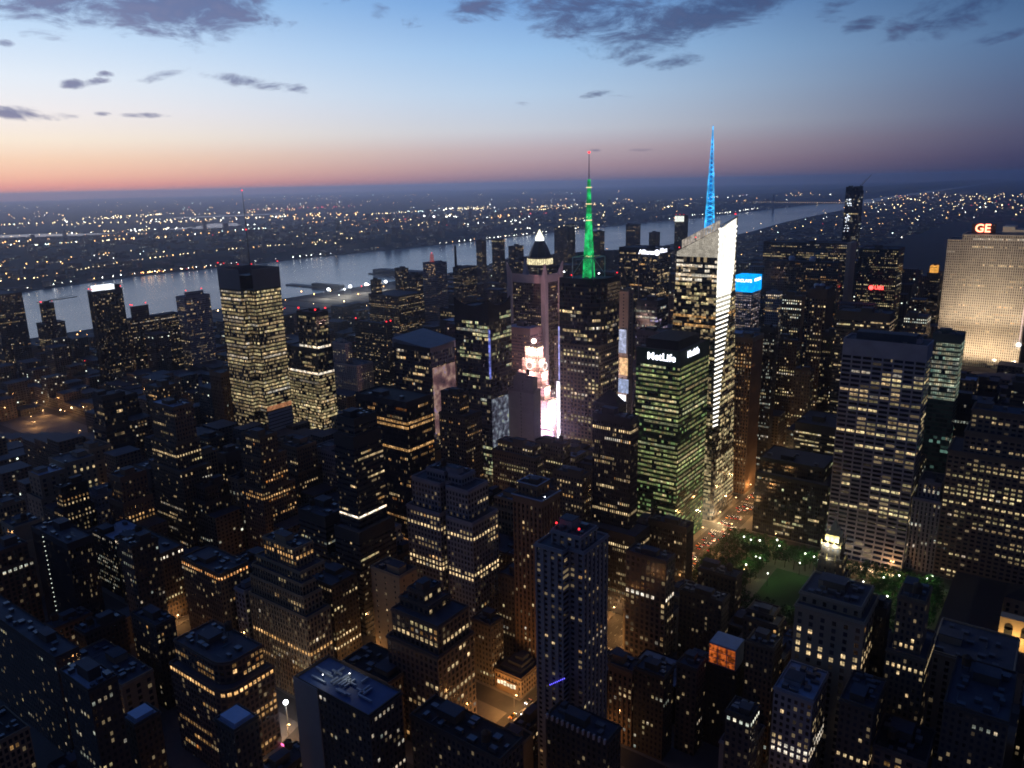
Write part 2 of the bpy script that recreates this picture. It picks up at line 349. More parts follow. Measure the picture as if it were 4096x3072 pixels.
# ------------------------------------------------------------------ buildings
def rect(x0, x1, y0, y1): return [(x0,y0),(x1,y0),(x1,y1),(x0,y1)]
def inset(pts, d):
    cx = sum(p[0] for p in pts)/len(pts); cy_ = sum(p[1] for p in pts)/len(pts); o = []
    for x, y in pts:
        l = math.hypot(cx-x, cy_-y); o.append((x+(cx-x)*d*1.35/l, y+(cy_-y)*d*1.35/l))
    return o
def wall_tier(mb, pts, z0, z1, sk, top=None, parapet=1.1, bsc=1.0, fsc=1.0, blank=()):
    """adds one storey stack to mb (slot 0 = windowed, slot 1 = plain); returns its sides for window placing"""
    wc, bay, fl, ww, wh, rel, crown = STY[sk]; bay *= bsc; fl *= fsc
    crown = min(crown, (z1-z0)*.35); zt = z1-crown; n = len(pts); sides = []
    top = top or pts
    def lerp(z):
        t = (z-z0)/(z1-z0); return [(a[0]+(b[0]-a[0])*t, a[1]+(b[1]-a[1])*t) for a, b in zip(pts, top)]
    pz = lerp(zt)
    for i in range(n):
        j = (i+1) % n; a, b = pts[i], pts[j]; a2, b2 = pz[i], pz[j]; a3, b3 = top[i], top[j]
        L = math.hypot(b[0]-a[0], b[1]-a[1])
        if L < .3 and math.hypot(b3[0]-a3[0], b3[1]-a3[1]) < .3: continue
        Lm = max(L, math.hypot(b3[0]-a3[0], b3[1]-a3[1])); nb = max(1, round(Lm/bay))
        nx, ny = ((b[1]-a[1])/L, -(b[0]-a[0])/L) if L > .01 else (0, -1)
        v0 = (z0-zt)/fl
        if i in blank:
            mb.face([(*a,z0),(*b,z0),(*b3,z1),(*a3,z1)], 1); continue
        if rel and top is pts and nb > 1:
            bw = L/nb; e = (1-ww)/2
            ux, uy = (b[0]-a[0])/L, (b[1]-a[1])/L
            P = lambda t, d: (a[0]+ux*t*bw-nx*d, a[1]+uy*t*bw-ny*d)
            for k in range(nb):
                q = [P(k,0), P(k+e,0), P(k+e,rel), P(k+1-e,rel), P(k+1-e,0), P(k+1,0)]
                for w_ in range(5):
                    c, d = q[w_], q[w_+1]
                    if w_ == 2: mb.face([(*c,z0),(*d,z0),(*d,zt),(*c,zt)], 0, [(k+.02,v0),(k+.98,v0),(k+.98,0),(k+.02,0)])
                    else: mb.face([(*c,z0),(*d,z0),(*d,zt),(*c,zt)], 1)
                mb.face([(*q[1],zt),(*q[4],zt),(*q[3],zt),(*q[2],zt)], 1)
        else:
            mb.face([(*a,z0),(*b,z0),(*b2,zt),(*a2,zt)], 0, [(0,v0),(nb,v0),(nb,0),(0,0)])
        mb.face([(*a2,zt),(*b2,zt),(*b3,z1),(*a3,z1)], 1)
        sides.append((a, b, a2, b2, nx, ny, nb, z0, zt, fl, ww, wh, rel if nb > 1 else 0))
    if parapet:
        ins = inset(top, .5)
        for i in range(n):
            j = (i+1) % n
            mb.face([(*top[i],z1),(*top[j],z1),(*ins[j],z1),(*ins[i],z1)], 1)
            mb.face([(*ins[i],z1),(*ins[j],z1),(*ins[j],z1-parapet),(*ins[i],z1-parapet)], 1)
    return sides
def unit_quad(mt):
    me = bpy.data.meshes.new('window'); me.from_pydata([(-.5,0,-.5),(.5,0,-.5),(.5,0,.5),(-.5,0,.5)], [], [(0,1,2,3)]); me.materials.append(mt); me.uv_layers.new(name='UVMap').data.foreach_set('uv', [0,0,1,0,1,1,0,1]); return me
QUADS = {}
def lit_windows(root, sides, lit, bright, cap, r, altc=None, zmax=None, zmin=0, dull=1.0, zones=()):
    dens, colr, run = lit; W = []
    NEI = {'warm': ('yellow','white','amber'), 'yellow': ('warm','white','warm'), 'amber': ('warm','orange','warm'), 'cool': ('white','yellow','cool'), 'white': ('cool','warm','white'), 'green': ('cool','yellow','green'), 'lime': ('green','lime','yellow'), 'cyan': ('cool','cyan','cyan'), 'violet': ('white','cool','violet'), 'violetwhite': ('white','warm','violetwhite'), 'orange': ('amber','orange','amber')}[colr]
    for (a, b, a2, b2, nx, ny, nb, z0, zt, fl, ww, wh, rel) in sides:
        mx, my = (a[0]+b[0])/2, (a[1]+b[1])/2
        if (CAMP.x-mx)*nx + (CAMP.y-my)*ny < 0: continue
        nf = int((zt-z0)/fl + .001)
        for k in range(nf):
            zc = zt - (k+.5)*fl
            if zc < zmin or (zmax and zc > zmax): continue
            hot = None
            for (bz, bc, bs) in bright:
                if abs(bz-zc) <= fl/2: hot = (bc, bs)
            f = r.random()**3*4.2; p = min(.9, dens*f*.8) if dens < .4 else min(.95, dens*(.6+.6*r.random()))
            fc = colr if r.random() < .72 else r.choice(NEI)
            fs = r.choice((.3, .45, .65, .85, 1.2))*dull
            for (za, zb, ml) in zones:
                if za <= zc < zb: p *= ml; fs *= min(1, ml+.4)
            on = 0; i = 0
            while i < nb:
                if on == 0:
                    if r.random() < p/max(1, run)*1.6 or (dens > .5 and r.random() < p): on = max(1, int(r.expovariate(1/run)+.6))
                take = on > 0
                if on: on -= 1
                c, s = fc, fs*(1 if r.random() > .45 else r.choice((.3, .5, .7, 1.5)))
                if r.random() < .13: c = r.choice(NEI)
                if hot and r.random() < .95: take = True; c, s = hot[0], hot[1]*(1 if r.random() > .15 else .6)
                if take:
                    t = (i+.5)/nb; u = (zc-z0)/(zt-z0)
                    x = a[0]+(b[0]-a[0])*t; y = a[1]+(b[1]-a[1])*t; x2 = a2[0]+(b2[0]-a2[0])*t; y2 = a2[1]+(b2[1]-a2[1])*t
                    x += (x2-x)*u; y += (y2-y)*u
                    L = math.hypot(b[0]-a[0], b[1]-a[1])/nb
                    w = L*ww*(1.0 if rel else .97); h = fl*wh*.97
                    x += nx*(.06-rel); y += ny*(.06-rel)
                    q = px(x, y, zc)
                    if q and -25 < q[0] < 2240 and -25 < q[1] < 1690:
                        W.append((w*h/q[2]**2, x, y, zc, nx, ny, w, h, c, round(min(3.0, max(.3, s)), 1)))
                i += 1
    W.sort(key=lambda w: -w[0])
    for (_, x, y, z, nx, ny, w, h, c, s) in W[:cap]:
        mt = gm_(c, s)
        if mt.name not in QUADS: QUADS[mt.name] = unit_quad(mt)
        o = bpy.data.objects.new('window', QUADS[mt.name]); COL.objects.link(o); o.parent = root
        o.location = (x-root.location.x, y-root.location.y, z-root.location.z); o.scale = (w, 1, h); o.rotation_euler[2] = math.atan2(nx, -ny)
    rest = W[cap:]
    if rest:
        mats = []; mi = {}; mb = MB()
        for (_, x, y, z, nx, ny, w, h, c, s) in rest:
            mt = gm_(c, s)
            if mt.name not in mi: mi[mt.name] = len(mats); mats.append(mt)
            ux, uy = -ny*w/2, nx*w/2
            mb.face([(x-ux,y-uy,z-h/2),(x+ux,y+uy,z-h/2),(x+ux,y+uy,z+h/2),(x-ux,y-uy,z+h/2)], mi[mt.name], [(0,0),(1,0),(1,1),(0,1)])
        o = mb.build('window', mats, root, weld=False)
        if len(rest) > 1: tag(o, kind='stuff')
def water_tank(root, x, y, z, r=2.1, h=4.2, leg=3.0):
    mb = MB(); mb.tube((x,y,z+leg), (x,y,z+leg+h), r, n=12); mb.tube((x,y,z+leg+h), (x,y,z+leg+h+1.6), r*1.05, n=12, r2=.1)
    t = mb.build('water_tank', M['wood'], root)
    lg = MB(); d = r*.7
    for sx in (-1, 1):
        for sy in (-1, 1): lg.tube((x+sx*d,y+sy*d,z), (x+sx*d,y+sy*d,z+leg+.1), .16, n=4)
    for z_ in (z+leg*.5,):
        lg.tube((x-d,y-d,z_),(x+d,y-d,z_),.1,n=4); lg.tube((x+d,y-d,z_),(x+d,y+d,z_),.1,n=4); lg.tube((x+d,y+d,z_),(x-d,y+d,z_),.1,n=4); lg.tube((x-d,y+d,z_),(x-d,y-d,z_),.1,n=4)
    lg.build('tank_stand', M['steel'], t)
def roof_kit(root, x0, x1, y0, y1, z, r, n=3, tank=False, sk='masonrydark'):
    w, d = x1-x0, y1-y0
    if w < 6 or d < 6: return
    used = []
    def spot(bw, bd):
        for _ in range(12):
            x = r.uniform(x0+1, max(x0+1.1, x1-bw-1)); y = r.uniform(y0+1, max(y0+1.1, y1-bd-1))
            if all(x > u[1]+.3 or x+bw < u[0]-.3 or y > u[3]+.3 or y+bd < u[2]-.3 for u in used):
                used.append((x, x+bw, y, y+bd)); return x, y
        return None
    bw, bd = min(w*.42, 11), min(d*.42, 9); s = spot(bw, bd)
    if s:
        mb = MB(); h = r.uniform(3, 5.5); mb.box(s[0], s[0]+bw, s[1], s[1]+bd, z, z+h, 0, False)
        bh = mb.build('bulkhead', TM[sk], root)
        cp = MB(); cp.box(s[0]-.25, s[0]+bw+.25, s[1]-.25, s[1]+bd+.25, z+h, z+h+.35); cp.build('roof_cap', M['roof'], bh)
    if tank:
        s = spot(4.6, 4.6)
        if s: water_tank(root, s[0]+2.3, s[1]+2.3, z)
    for i in range(n):
        bw, bd = r.uniform(1.5, 4.5), r.uniform(1.5, 3.5); s = spot(bw, bd)
        if s:
            h = r.uniform(1, 2.4); mb = MB(); mb.box(s[0], s[0]+bw, s[1], s[1]+bd, z+.3, z+.3+h)
            for cx in (s[0]+.2, s[0]+bw-.5):
                for cy_ in (s[1]+.2, s[1]+bd-.5): mb.box(cx, cx+.3, cy_, cy_+.3, z, z+.302)
            mb.build('cooling_unit', M['metal'], root)
    for _ in range(n//3):      # pipe runs
        x_, y_ = r.uniform(x0+1,x1-4), r.uniform(y0+1,y1-4); mb = MB(); L = r.uniform(3,8)
        e_ = (min(x1-.8,x_+L),y_,z+.5) if r.random() < .5 else (x_,min(y1-.8,y_+L),z+.5)
        mb.tube((x_,y_,z+.5), e_, .22, n=5); mb.tube((x_,y_,z), (x_,y_,z+.6), .2, n=5); mb.build('roof_pipe', M['metal'], root)
def building(name, label, cat, tiers, sk, lit, bright=(), cap=100, seed=0, group=None, foot=None, kit=0, tank=False, ledge=True, roofm='roof', zstart=0.15, dull=1.0, side_by_side=False, zones=(), bsc=1.0, fsc=1.0, blank=()):
    r = random.Random(seed); t0 = tiers[0]
    root = empty(name, ((t0[0]+t0[1])/2, (t0[2]+t0[3])/2, 0)); tag(root, label, cat, group)
    z = zstart; sides = []
    for i, (x0, x1, y0, y1, z1) in enumerate(tiers):
        if z1 <= z+2: continue
        pts = foot(i, x0, x1, y0, y1) if foot else rect(x0, x1, y0, y1)
        mb = MB(); sides += wall_tier(mb, pts, z, z1, sk, bsc=bsc, fsc=fsc, blank=blank)
        mb.build('wall' if i == 0 else 'upper_wall', [FM[sk], TM[sk]], root)
        rb = MB(); rb.face([(*p, z1-1.1) for p in inset(pts, .5)]); rb.build('roof', M[roofm if i == len(tiers)-1 else 'roof'], root)
        if ledge and sk not in ('glassdark', 'glassgreen', 'glassblk', 'glasspale', 'ribbon', 'grid', 'boa', 'blackpier'):
            lb = MB(); a = inset(pts, -.55)
            b_ = inset(pts, -.04); zz = z1-1.9
            for k in range(len(pts)):
                j = (k+1) % len(pts)
                lb.face([(*a[k],zz),(*a[j],zz),(*a[j],zz+.8),(*a[k],zz+.8)]); lb.face([(*a[k],zz+.8),(*a[j],zz+.8),(*b_[j],zz+.8),(*b_[k],zz+.8)]); lb.face([(*b_[k],zz),(*b_[j],zz),(*a[j],zz),(*a[k],zz)])
            lb.build('cornice', TM[sk], root)
        z = zstart if side_by_side else z1-1.1
        top = (x0, x1, y0, y1, z1)
    lit_windows(root, sides, lit, bright, cap, r, dull=dull, zones=zones)
    if kit: roof_kit(root, top[0], top[1], top[2], top[3], top[4]-1.1, r, kit, tank, sk)
    elif tank: roof_kit(root, top[0], top[1], top[2], top[3], top[4]-1.1, r, 1, tank, sk)
    return root, top, sides
def part(root, name, mb, mt, parent=None, weld=True): return mb.build(name, mt, parent or root, weld)
def beacon(root, x, y, z, r=.8, h=2.5, mt='red', name='beacon'):
    mb = MB(); mb.tube((x,y,z), (x,y,z+h), .18, n=5); p = mb.build('beacon_post', M['steel'], root)
    r *= .72; mb = MB(); mb.ball((x,y,z+h+r*.8), r, n=8); mb.build(name, M[mt], p)
def sign(root, text, loc, size, mt, rot, name='sign', depth=.3):
    """lettering stood on a wall: rot = turn about Z in degrees (0 faces down the avenues, 90 faces east)"""
    cu = bpy.data.curves.new(name, 'FONT'); cu.body = text; cu.size = size; cu.extrude = depth/2; cu.align_x = 'CENTER'; cu.align_y = 'CENTER'; cu.offset = size*.018
    cu.resolution_u = 3; tmp = bpy.data.objects.new('tmp', cu); COL.objects.link(tmp); bpy.context.view_layer.update()
    me = bpy.data.meshes.new_from_object(tmp.evaluated_get(bpy.context.evaluated_depsgraph_get())); me.materials.clear(); me.materials.append(mt); bpy.data.objects.remove(tmp)
    o = bpy.data.objects.new(name, me); COL.objects.link(o); o.parent = root
    o.rotation_euler = (math.radians(90), 0, math.radians(rot)); o.location = Vector(loc) - Vector(root.location)
    return o
SIGNW = glow('sign white', (.86,.88,1), 3.4); SIGNR = glow('sign red', (1,.06,.05), 6); SIGNR2 = glow('sign letters red', (1,.22,.12), 7)
def lattice(root, x, y, z0, z1, w0, w1, mt, name='mast', rings=14, t=.35):
    """four legged lattice mast with diagonal bracing"""
    mb = MB()
    def c(k, z):
        w = w0+(w1-w0)*(z-z0)/(z1-z0); s = ((-1,-1),(1,-1),(1,1),(-1,1))[k % 4]; return (x+s[0]*w/2, y+s[1]*w/2, z)
    for i in range(rings):
        za, zb = z0+(z1-z0)*i/rings, z0+(z1-z0)*(i+1)/rings
        for k in range(4):
            mb.tube(c(k,za), c(k,zb), t, n=4); mb.tube(c(k,za), c(k+1,zb), t*.7, n=3); mb.tube(c(k+1,za), c(k,zb), t*.7, n=3); mb.tube(c(k,zb), c(k+1,zb), t*.7, n=3)
    return mb.build(name, mt, root, weld=False)
# lots already taken, for the infill: (x0,x1,y0,y1) and what each must leave in view
TAKEN = []; KEEP = []
def keep(x0, x1, y0, y1, z, vb):
    q = [px(a, b, z) for a, b in ((x0,y0),(x1,y0),(x1,y1),(x0,y1))]; q = [k for k in q if k]
    if q: KEEP.append((min(k[0] for k in q), max(k[0] for k in q), vb, min(k[2] for k in q)))
# ------------------------------------------------------------------ the named buildings
# (key, kind, label, category, facade, tiers (x0,x1,y0,y1,top), lit (share, colour, run), bright storeys (z, colour, strength), features)
HEROES = [
('nyt', 'office_tower', 'tall tower of glowing yellow floors with dark notched corner and thin mast, over the river', 'tower', 'nyt', [[-796.1, -744.2, 535, 578.6, 213.2]], (0.62, 'yellow', 5), [], ('nyt',), 930),
('elevents', 'office_tower', 'stepped tower right of the mast tower with two white glowing bands near its crown', 'tower', 'glassdark', [[-793.1, -735.7, 615, 639.3, 134.1], [-770.6, -736.3, 618, 637.3, 177.6]], (0.62, 'yellow', 3), [(136.9, 'white', 2.2), (104.7, 'white', 2.0)], ('beacons',), 925),
('milford', 'hotel_tower', 'unlit dark slab with two red roof lights and thin mast beside the pale striped hotel', 'tower', 'masonrydark', [[-937.7, -865.8, 860, 873.0, 115.2]], (0.06, 'warm', 1), [], ('beacons', 'mast'), 835),
('westin', 'hotel_tower', 'pale striped hotel tower with an angled sloping top and tall slots', 'tower', 'pierslight', [[-896.8, -840.4, 770, 802.1, 70.7], [-896.2, -868.2, 776, 789, 99.4]], (0.14, 'warm', 1), [], (), 885),
('fivets', 'office_tower', 'dark tower with broad tilted roof panel and a pinkish video wall on its side', 'tower', 'glassdark', [[-607.4, -554.3, 615, 654.0, 154.9]], (0.2, 'warm', 4), [], ('tiltroof', 'videowall'), 868),
('tstower', 'office_tower', 'dark glass tower with concave crest and sparse green white windows, before the pink stepped tower', 'tower', 'glassdark', [[-518.9, -475.3, 615, 651.7, 201.9]], (0.3, 'green', 5), [], ('crest',), 1030),
('astor', 'office_tower', 'dark tower with four tall pale stone fins rising above its corners', 'tower', 'masonrydark', [[-624.0, -570.2, 855, 890.2, 195.9]], (0.13, 'warm', 2), [], ('fins',), 945),
('wwp', 'office_tower', 'brick tower topped by a copper dome and glowing pyramid above a lit colonnade', 'tower', 'masonrylt', [[-887.9, -829.1, 1256, 1284.9, 167.2]], (0.1, 'warm', 2), [], ('pyramid',), 600),
('cn', 'office_tower', 'tower with a green lit lattice antenna, stone grid below and dark glass above', 'tower', 'cngrid', [[-443.4, -396.4, 693, 734.6, 159.3]], (0.3, 'yellow', 2), [], ('cn',), 960),
('paramount', 'clock_tower_building', 'pink floodlit stepped tower with clock faces and a glowing globe on top', 'tower', 'paramount', [[-570.6, -513.2, 774, 792.4, 64.3], [-566.0, -520.4, 778, 790.4, 79.7], [-561.4, -526.9, 782, 795, 96.5], [-558.3, -533.4, 786, 799, 111.1], [-555.9, -537.9, 789, 802, 125.0]], (0.25, 'warm', 1), [], ('paramount',), 948),
('bush', 'office_tower', 'slim unlit grey tower with a blank front and stepped top, before the pink tower', 'tower', 'blankgrey', [[-470.5, -439.6, 638, 651, 119.0], [-465.8, -441.9, 640, 649, 131.2]], (0.05, 'cool', 1), [], ('tank',), 968),
('b1411', 'office_tower', 'broad black slab with rows of amber windows under a blank top', 'tower', 'blackpier', [[-491.2, -432.8, 451, 481.8, 153.7]], (0.22, 'amber', 6), [(136.0, 'amber', 1.6), (132.5, 'amber', 1.6), (111.4, 'amber', 1.8)], (), 1170),
('b1407', 'office_tower', 'black banded tower with a pale parapet and one full floor glowing white', 'tower', 'ribbon', [[-428.3, -402.2, 365, 400.7, 82.7], [-427.7, -407.6, 371, 398.7, 151.4], [-427.1, -409.7, 375, 396.7, 163.4]], (0.06, 'warm', 4), [(89.8, 'white', 3.2)], (), 1330),
('navarre', 'office_tower', 'brown stepped tower with a blank side wall and amber rows low down', 'tower', 'masonry', [[-588.0, -558.5, 398, 432.6, 68.7], [-585.7, -559.1, 400, 427.2, 97.5], [-585.1, -559.7, 402, 419.7, 116.0]], (0.12, 'amber', 3), [(62.3, 'amber', 1.5)], ('tank',), 1130),
('west36', 'office_tower', 'brown tower with setbacks and rows of warm windows, under a pale blue roof', 'tower', 'masonry', [[-680.1, -629.8, 368, 397.3, 80.6], [-679.5, -639.6, 371, 395.3, 103.6], [-678.6, -640.2, 374, 393.3, 136.9]], (0.14, 'warm', 5), [(82.3, 'warm', 1.6), (93.5, 'warm', 1.4)], ('tank',), 1180),
('b1400', 'office_tower', 'large pale stepped tower of many bays with two rows of glowing windows near the foot', 'tower', 'greystone', [[-382.3, -321.8, 394, 422.4, 99.7], [-379.6, -328.2, 398, 420.4, 120.2], [-370.4, -338.1, 404, 418.4, 126.8]], (0.13, 'warm', 4), [(86.1, 'warm', 1.6), (60.2, 'warm', 1.9), (56.4, 'warm', 1.8)], ('tank',), 1300),
('piersblue', 'office_tower', 'dark ribbed tower with a pale rimmed flat roof and ledge, left of the tall flats', 'tower', 'pierbrown', [[-288.3, -265.9, 395, 416.3, 128.3], [-287.7, -272.7, 400, 414.3, 134.7]], (0.03, 'warm', 1), [], ('rimroof',), 1400),
('atlas', 'apartment_tower', 'tall slim block of flats with vertical ribs, a notched top and two red roof lights', 'tower', 'apartment', [[-218.1, -192.2, 318, 347.2, 144.3], [-212.1, -194.8, 324, 340.3, 151.0]], (0.03, 'warm', 1), [], ('beacons2', 'bluelights'), 1520),
('fivebp', 'office_tower', 'dark pinstriped tower whose lower setback glows with rows of white lights', 'tower', 'blackpier', [[-294.5, -251.7, 495, 519.1, 67.7], [-293.9, -261.9, 505, 517.1, 153.6]], (0.17, 'warm', 6), [(78.7, 'warm', 1.3), (68.4, 'white', 2.2), (63.2, 'warm', 1.8), (56.6, 'warm', 1.7), (142.5, 'warm', 1.6)], (), 1280),
('metlife', 'office_tower', 'green glass tower full of lit floors with a white lettered sign on its parapet', 'tower', 'glassgreen', [[-313.2, -272.7, 612, 673.8, 182.0]], (0.6, 'lime', 9), [], ('metlife',), 1150),
('grace', 'office_tower', 'broad pale concrete grid tower with scattered lit windows, right of the park tower', 'tower', 'grid', [[-165.1, -102.3, 693, 721.3, 190.3]], (0.24, 'yellow', 2), [], ('grace',), 1210),
('b1133', 'office_tower', 'brown tower with tall lit ribs right of the white banded corner tower', 'tower', 'pierbrown', [[-285.8, -268.3, 774, 806.8, 166.5]], (0.3, 'amber', 2), [], (), 1055),
('blue745', 'office_tower', 'tower with a glowing bright blue crown and purple grey lit floors below', 'tower', 'greystone', [[-470.8, -438.0, 1256, 1297.6, 164.0]], (0.5, 'violetwhite', 4), [], ('bluecrown',), 708),
('b1633', 'office_tower', 'black tower with two glowing white signs high on its walls, beyond the green tower', 'tower', 'glassdark', [[-723.8, -644.9, 1337, 1389.9, 200.0]], (0.14, 'warm', 3), [], ('allsign',), 700),
('b1540', 'office_tower', 'purple lit glass tower with a thin spire behind the green glass tower', 'tower', 'glassdark', [[-479.5, -449.1, 934, 967.0, 169.9]], (0.3, 'violet', 3), [], ('thinspire',), 705),
('slim', 'billboard_tower', 'slim tan slab carrying glowing coloured billboards, in the gap left of the green tower', 'tower', 'tanplain', [[-448.6, -435.9, 830, 843, 196.4]], (0.02, 'warm', 1), [], ('billboards',), 895),
('one57', 'skyscraper_under_construction', 'very tall unfinished dark skyscraper with ragged top, crane and white work lights', 'skyscraper', 'glassdark', [[-462.1, -432.1, 1900, 1934.5, 287.7]], (0.07, 'cool', 2), [], ('one57',), 540),
('slabA', 'office_tower', 'wide dark slab with a pale tan end wall below the unfinished skyscraper', 'tower', 'masonrydark', [[-505.1, -350.4, 1500, 1540.3, 204.2]], (0.28, 'yellow', 3), [], ('tanend',), 650),
('slabB', 'office_tower', 'wide low contrast brown slab in front of the slab with the tan end wall', 'tower', 'masonrydark', [[-420.5, -309.2, 1256, 1277.5, 194.9]], (0.12, 'amber', 3), [], ('domes',), 720),
('twC', 'office_tower', 'dark tower with greenish white lit recesses near its top, left of the white banded one', 'tower', 'pierbrown', [[-338.7, -312.2, 1090, 1104.8, 165.0]], (0.16, 'cool', 1), [(155.7, 'cool', 1.8), (148.1, 'cool', 1.6)], (), 880),
('twG', 'office_tower', 'grey tower with one white band, behind and left of the tower with greenish recesses', 'tower', 'greystone', [[-388.8, -369.0, 1175, 1188, 156.0]], (0.2, 'yellow', 2), [(150.5, 'white', 1.8)], (), 760),
('twD', 'office_tower', 'tall brown black tower with one white glowing band under its plain top', 'tower', 'pierdark', [[-284.3, -260.7, 1010, 1048.3, 187.0]], (0.13, 'yellow', 2), [(175.7, 'white', 2.4)], ('domes',), 890),
('twE', 'office_tower', 'narrow red edged dark tower just left of the pale grid tower', 'tower', 'blackpier', [[-234.9, -216.0, 900, 913.7, 155.2]], (0.22, 'yellow', 3), [], ('redstrip',), 905),
('darkE', 'office_tower', 'flat roofed black tower with yellow window rows directly behind the pale grid tower', 'tower', 'ribbon', [[-209.9, -159.2, 850, 874.5, 188.1]], (0.3, 'yellow', 6), [], (), 720),
('ubs', 'office_tower', 'broad dark tower carrying a small glowing red sign', 'tower', 'masonrydark', [[-316.2, -256.1, 1410, 1459.6, 204.3]], (0.2, 'yellow', 3), [], ('redsign',), 690),
('pink48', 'office_building', 'low reddish tower with cool white windows on top, behind the green glass block', 'building', 'masonry', [[-199.4, -171.4, 1170, 1202.8, 136.4]], (0.15, 'warm', 2), [(131.4, 'cool', 1.8), (128.3, 'cool', 1.5)], (), 720),
('crown49', 'office_tower', 'slender dark tower with a glowing orange crown near the floodlit slab', 'tower', 'masonrydark', [[-239.2, -217.6, 1600, 1631.7, 148.1], [-235.6, -225.2, 1604, 1624.6, 158.9]], (0.15, 'warm', 2), [], ('orangecrown',), 700),
('greenblk', 'office_building', 'green lit glass block with a dark flat roof, right of the pale grid tower', 'building', 'glasspale', [[-110.4, -88.2, 774, 797.6, 186.1]], (0.7, 'cyan', 5), [], (), 845),
('ge', 'office_tower', 'huge warm floodlit stone slab with thin ribs and glowing red letters on top', 'skyscraper', 'gestone', [[-169.6, -151.6, 1264, 1314, 232.7], [-152.5, -67.9, 1264.6, 1312, 239.9]], (0.22, 'warm', 3), [], ('ge',), 805),
('salmon', 'office_building', 'massive brown block at the edge of view with countless paired yellow windows', 'building', 'masonrypair', [[-80.1, -4.3, 693, 733, 109.3], [-70.7, -6.5, 699, 731, 125.1], [-68.4, -14.5, 705, 729, 141.8]], (0.5, 'yellow', 5), [], (), 1235),
('piers5', 'office_building', 'narrow ribbed building squeezed between the pale grid tower and the massive yellow windowed block', 'building', 'pierlight', [[-100.9, -80.0, 693, 727, 64.3], [-98.7, -82.2, 699, 725, 77.7]], (0.06, 'cool', 2), [], (), 1225),
('hbo', 'office_building', 'wide dark greenish block with dim windows standing over the park trees', 'building', 'glassblk', [[-231.2, -166.8, 693, 743, 59.1], [-230.6, -173.7, 701, 741, 71.5]], (0.16, 'green', 3), [], (), 1160),
('hippo', 'office_building', 'mid height block with four rows of lit windows above the dark park side block', 'building', 'ribbon', [[-221.5, -180.7, 774, 824, 87.6]], (0.5, 'yellow', 4), [], (), 1005),
('twF', 'office_tower', 'nearly black narrow tower with tiny white lights, right of the brown ribbed tower', 'tower', 'blackpier', [[-289.7, -274.0, 860, 873, 162.5]], (0.16, 'cool', 1), [], (), 1000),
('twH', 'office_tower', 'dark tower with small bright windows between the black narrow tower and white banded tower', 'tower', 'masonrydark', [[-290.8, -269.4, 930, 943, 137.0]], (0.2, 'yellow', 1), [], (), 905),
('twI', 'office_tower', 'dim brown tower rising behind the low park side block, with warm window clusters', 'tower', 'masonrydark', [[-250.9, -232.9, 860, 873, 120.1]], (0.2, 'yellow', 2), [], (), 915),
('radiator', 'gothic_tower', 'black brick gothic tower with glowing gilded crown beside the park lawn', 'tower', 'blackbrick', [[-120.3, -102.7, 475, 488.3, 88.0], [-119.7, -105.2, 478, 486.3, 97.5], [-118.9, -108.0, 480, 493, 105.6]], (0.06, 'warm', 1), [], ('radiator',), 1290),
('b40', 'office_building', 'pale stone block with an attic of small amber windows, in front of the gothic tower', 'building', 'stonewide', [[-112.0, -77.7, 405, 438.7, 102.8], [-111.4, -80.6, 410, 436.7, 108.0]], (0.05, 'warm', 2), [(79.9, 'warm', 1.5), (75.6, 'warm', 1.3)], ('attic',), 1470),
('black40', 'office_building', 'blank black tower wall just right of the pale stone block with the amber attic', 'building', 'blackpier', [[-78.2, -72.1, 430, 443, 99.9]], (0.0, 'warm', 1), [], (), 1480),
('h42', 'office_building', 'narrow grey building with a cluttered blue roof and two bright white floors near its foot', 'building', 'greystone', [[-110.3, -91.2, 371, 398.4, 73.3]], (0.04, 'warm', 1), [(42.5, 'white', 1.8), (38.2, 'white', 1.6)], ('clutter',), 1659),
('h43', 'office_building', 'dark building with a bracketed flat roof, second from the blue cluttered roof', 'building', 'masonrydark', [[-79.2, -64.2, 371, 398.2, 79.6]], (0.03, 'warm', 1), [(48.3, 'warm', 1.3)], ('clutter',), 1659),
('h44', 'office_building', 'tall brown building with four warm windows in a row below stepped blue roofs', 'building', 'masonry', [[-67.2, -49.5, 408, 438.3, 90.8], [-65.3, -52.9, 412, 430.8, 119.1]], (0.06, 'warm', 2), [(84.3, 'warm', 1.5)], ('tank',), 1659),
('lordt', 'department_store', 'broad pale stone building with a curved cornice under the library roof', 'building', 'stonewide', [[-52.5, -14.1, 460, 500, 67.0]], (0.04, 'warm', 2), [], ('clutter',), 1540),
('h46', 'office_building', 'dim building with few cool windows at the lower edge under the broad pale store', 'building', 'masonrydark', [[-37.8, -12.6, 385, 429, 86.4]], (0.07, 'cool', 2), [], ('clutter', 'tank'), 1659),
('h47', 'office_building', 'dark building with bracketed cornice at the foot of the tall ribbed flats', 'building', 'masonrydark', [[-193.4, -159.9, 290, 303, 72.6]], (0.0, 'warm', 1), [], ('brackets',), 1659),
('h48', 'office_building', 'thin building with tan ribs and small warm windows right of the tall flats', 'building', 'pierbrown', [[-204.5, -189.0, 371, 384, 51.1]], (0.12, 'warm', 2), [], (), 1600),
('h49', 'office_building', 'grey block with a jagged roofline and two cool bright windows near the top', 'building', 'masonrydark', [[-187.9, -169.7, 371, 384, 55.1]], (0.06, 'cool', 2), [], ('clutter',), 1659),
('h50', 'office_building', 'dark green grey narrow block left of the orange glowing rooftop room', 'building', 'masonrydark', [[-168.5, -156.4, 385, 398, 57.3]], (0.03, 'warm', 1), [], ('tank',), 1600),
('h51', 'office_building', 'black brick building with an orange glowing glass room on its roof', 'building', 'blackbrick', [[-158.1, -139.6, 400, 413, 53.1]], (0.0, 'warm', 1), [], ('orangeroom',), 1600),
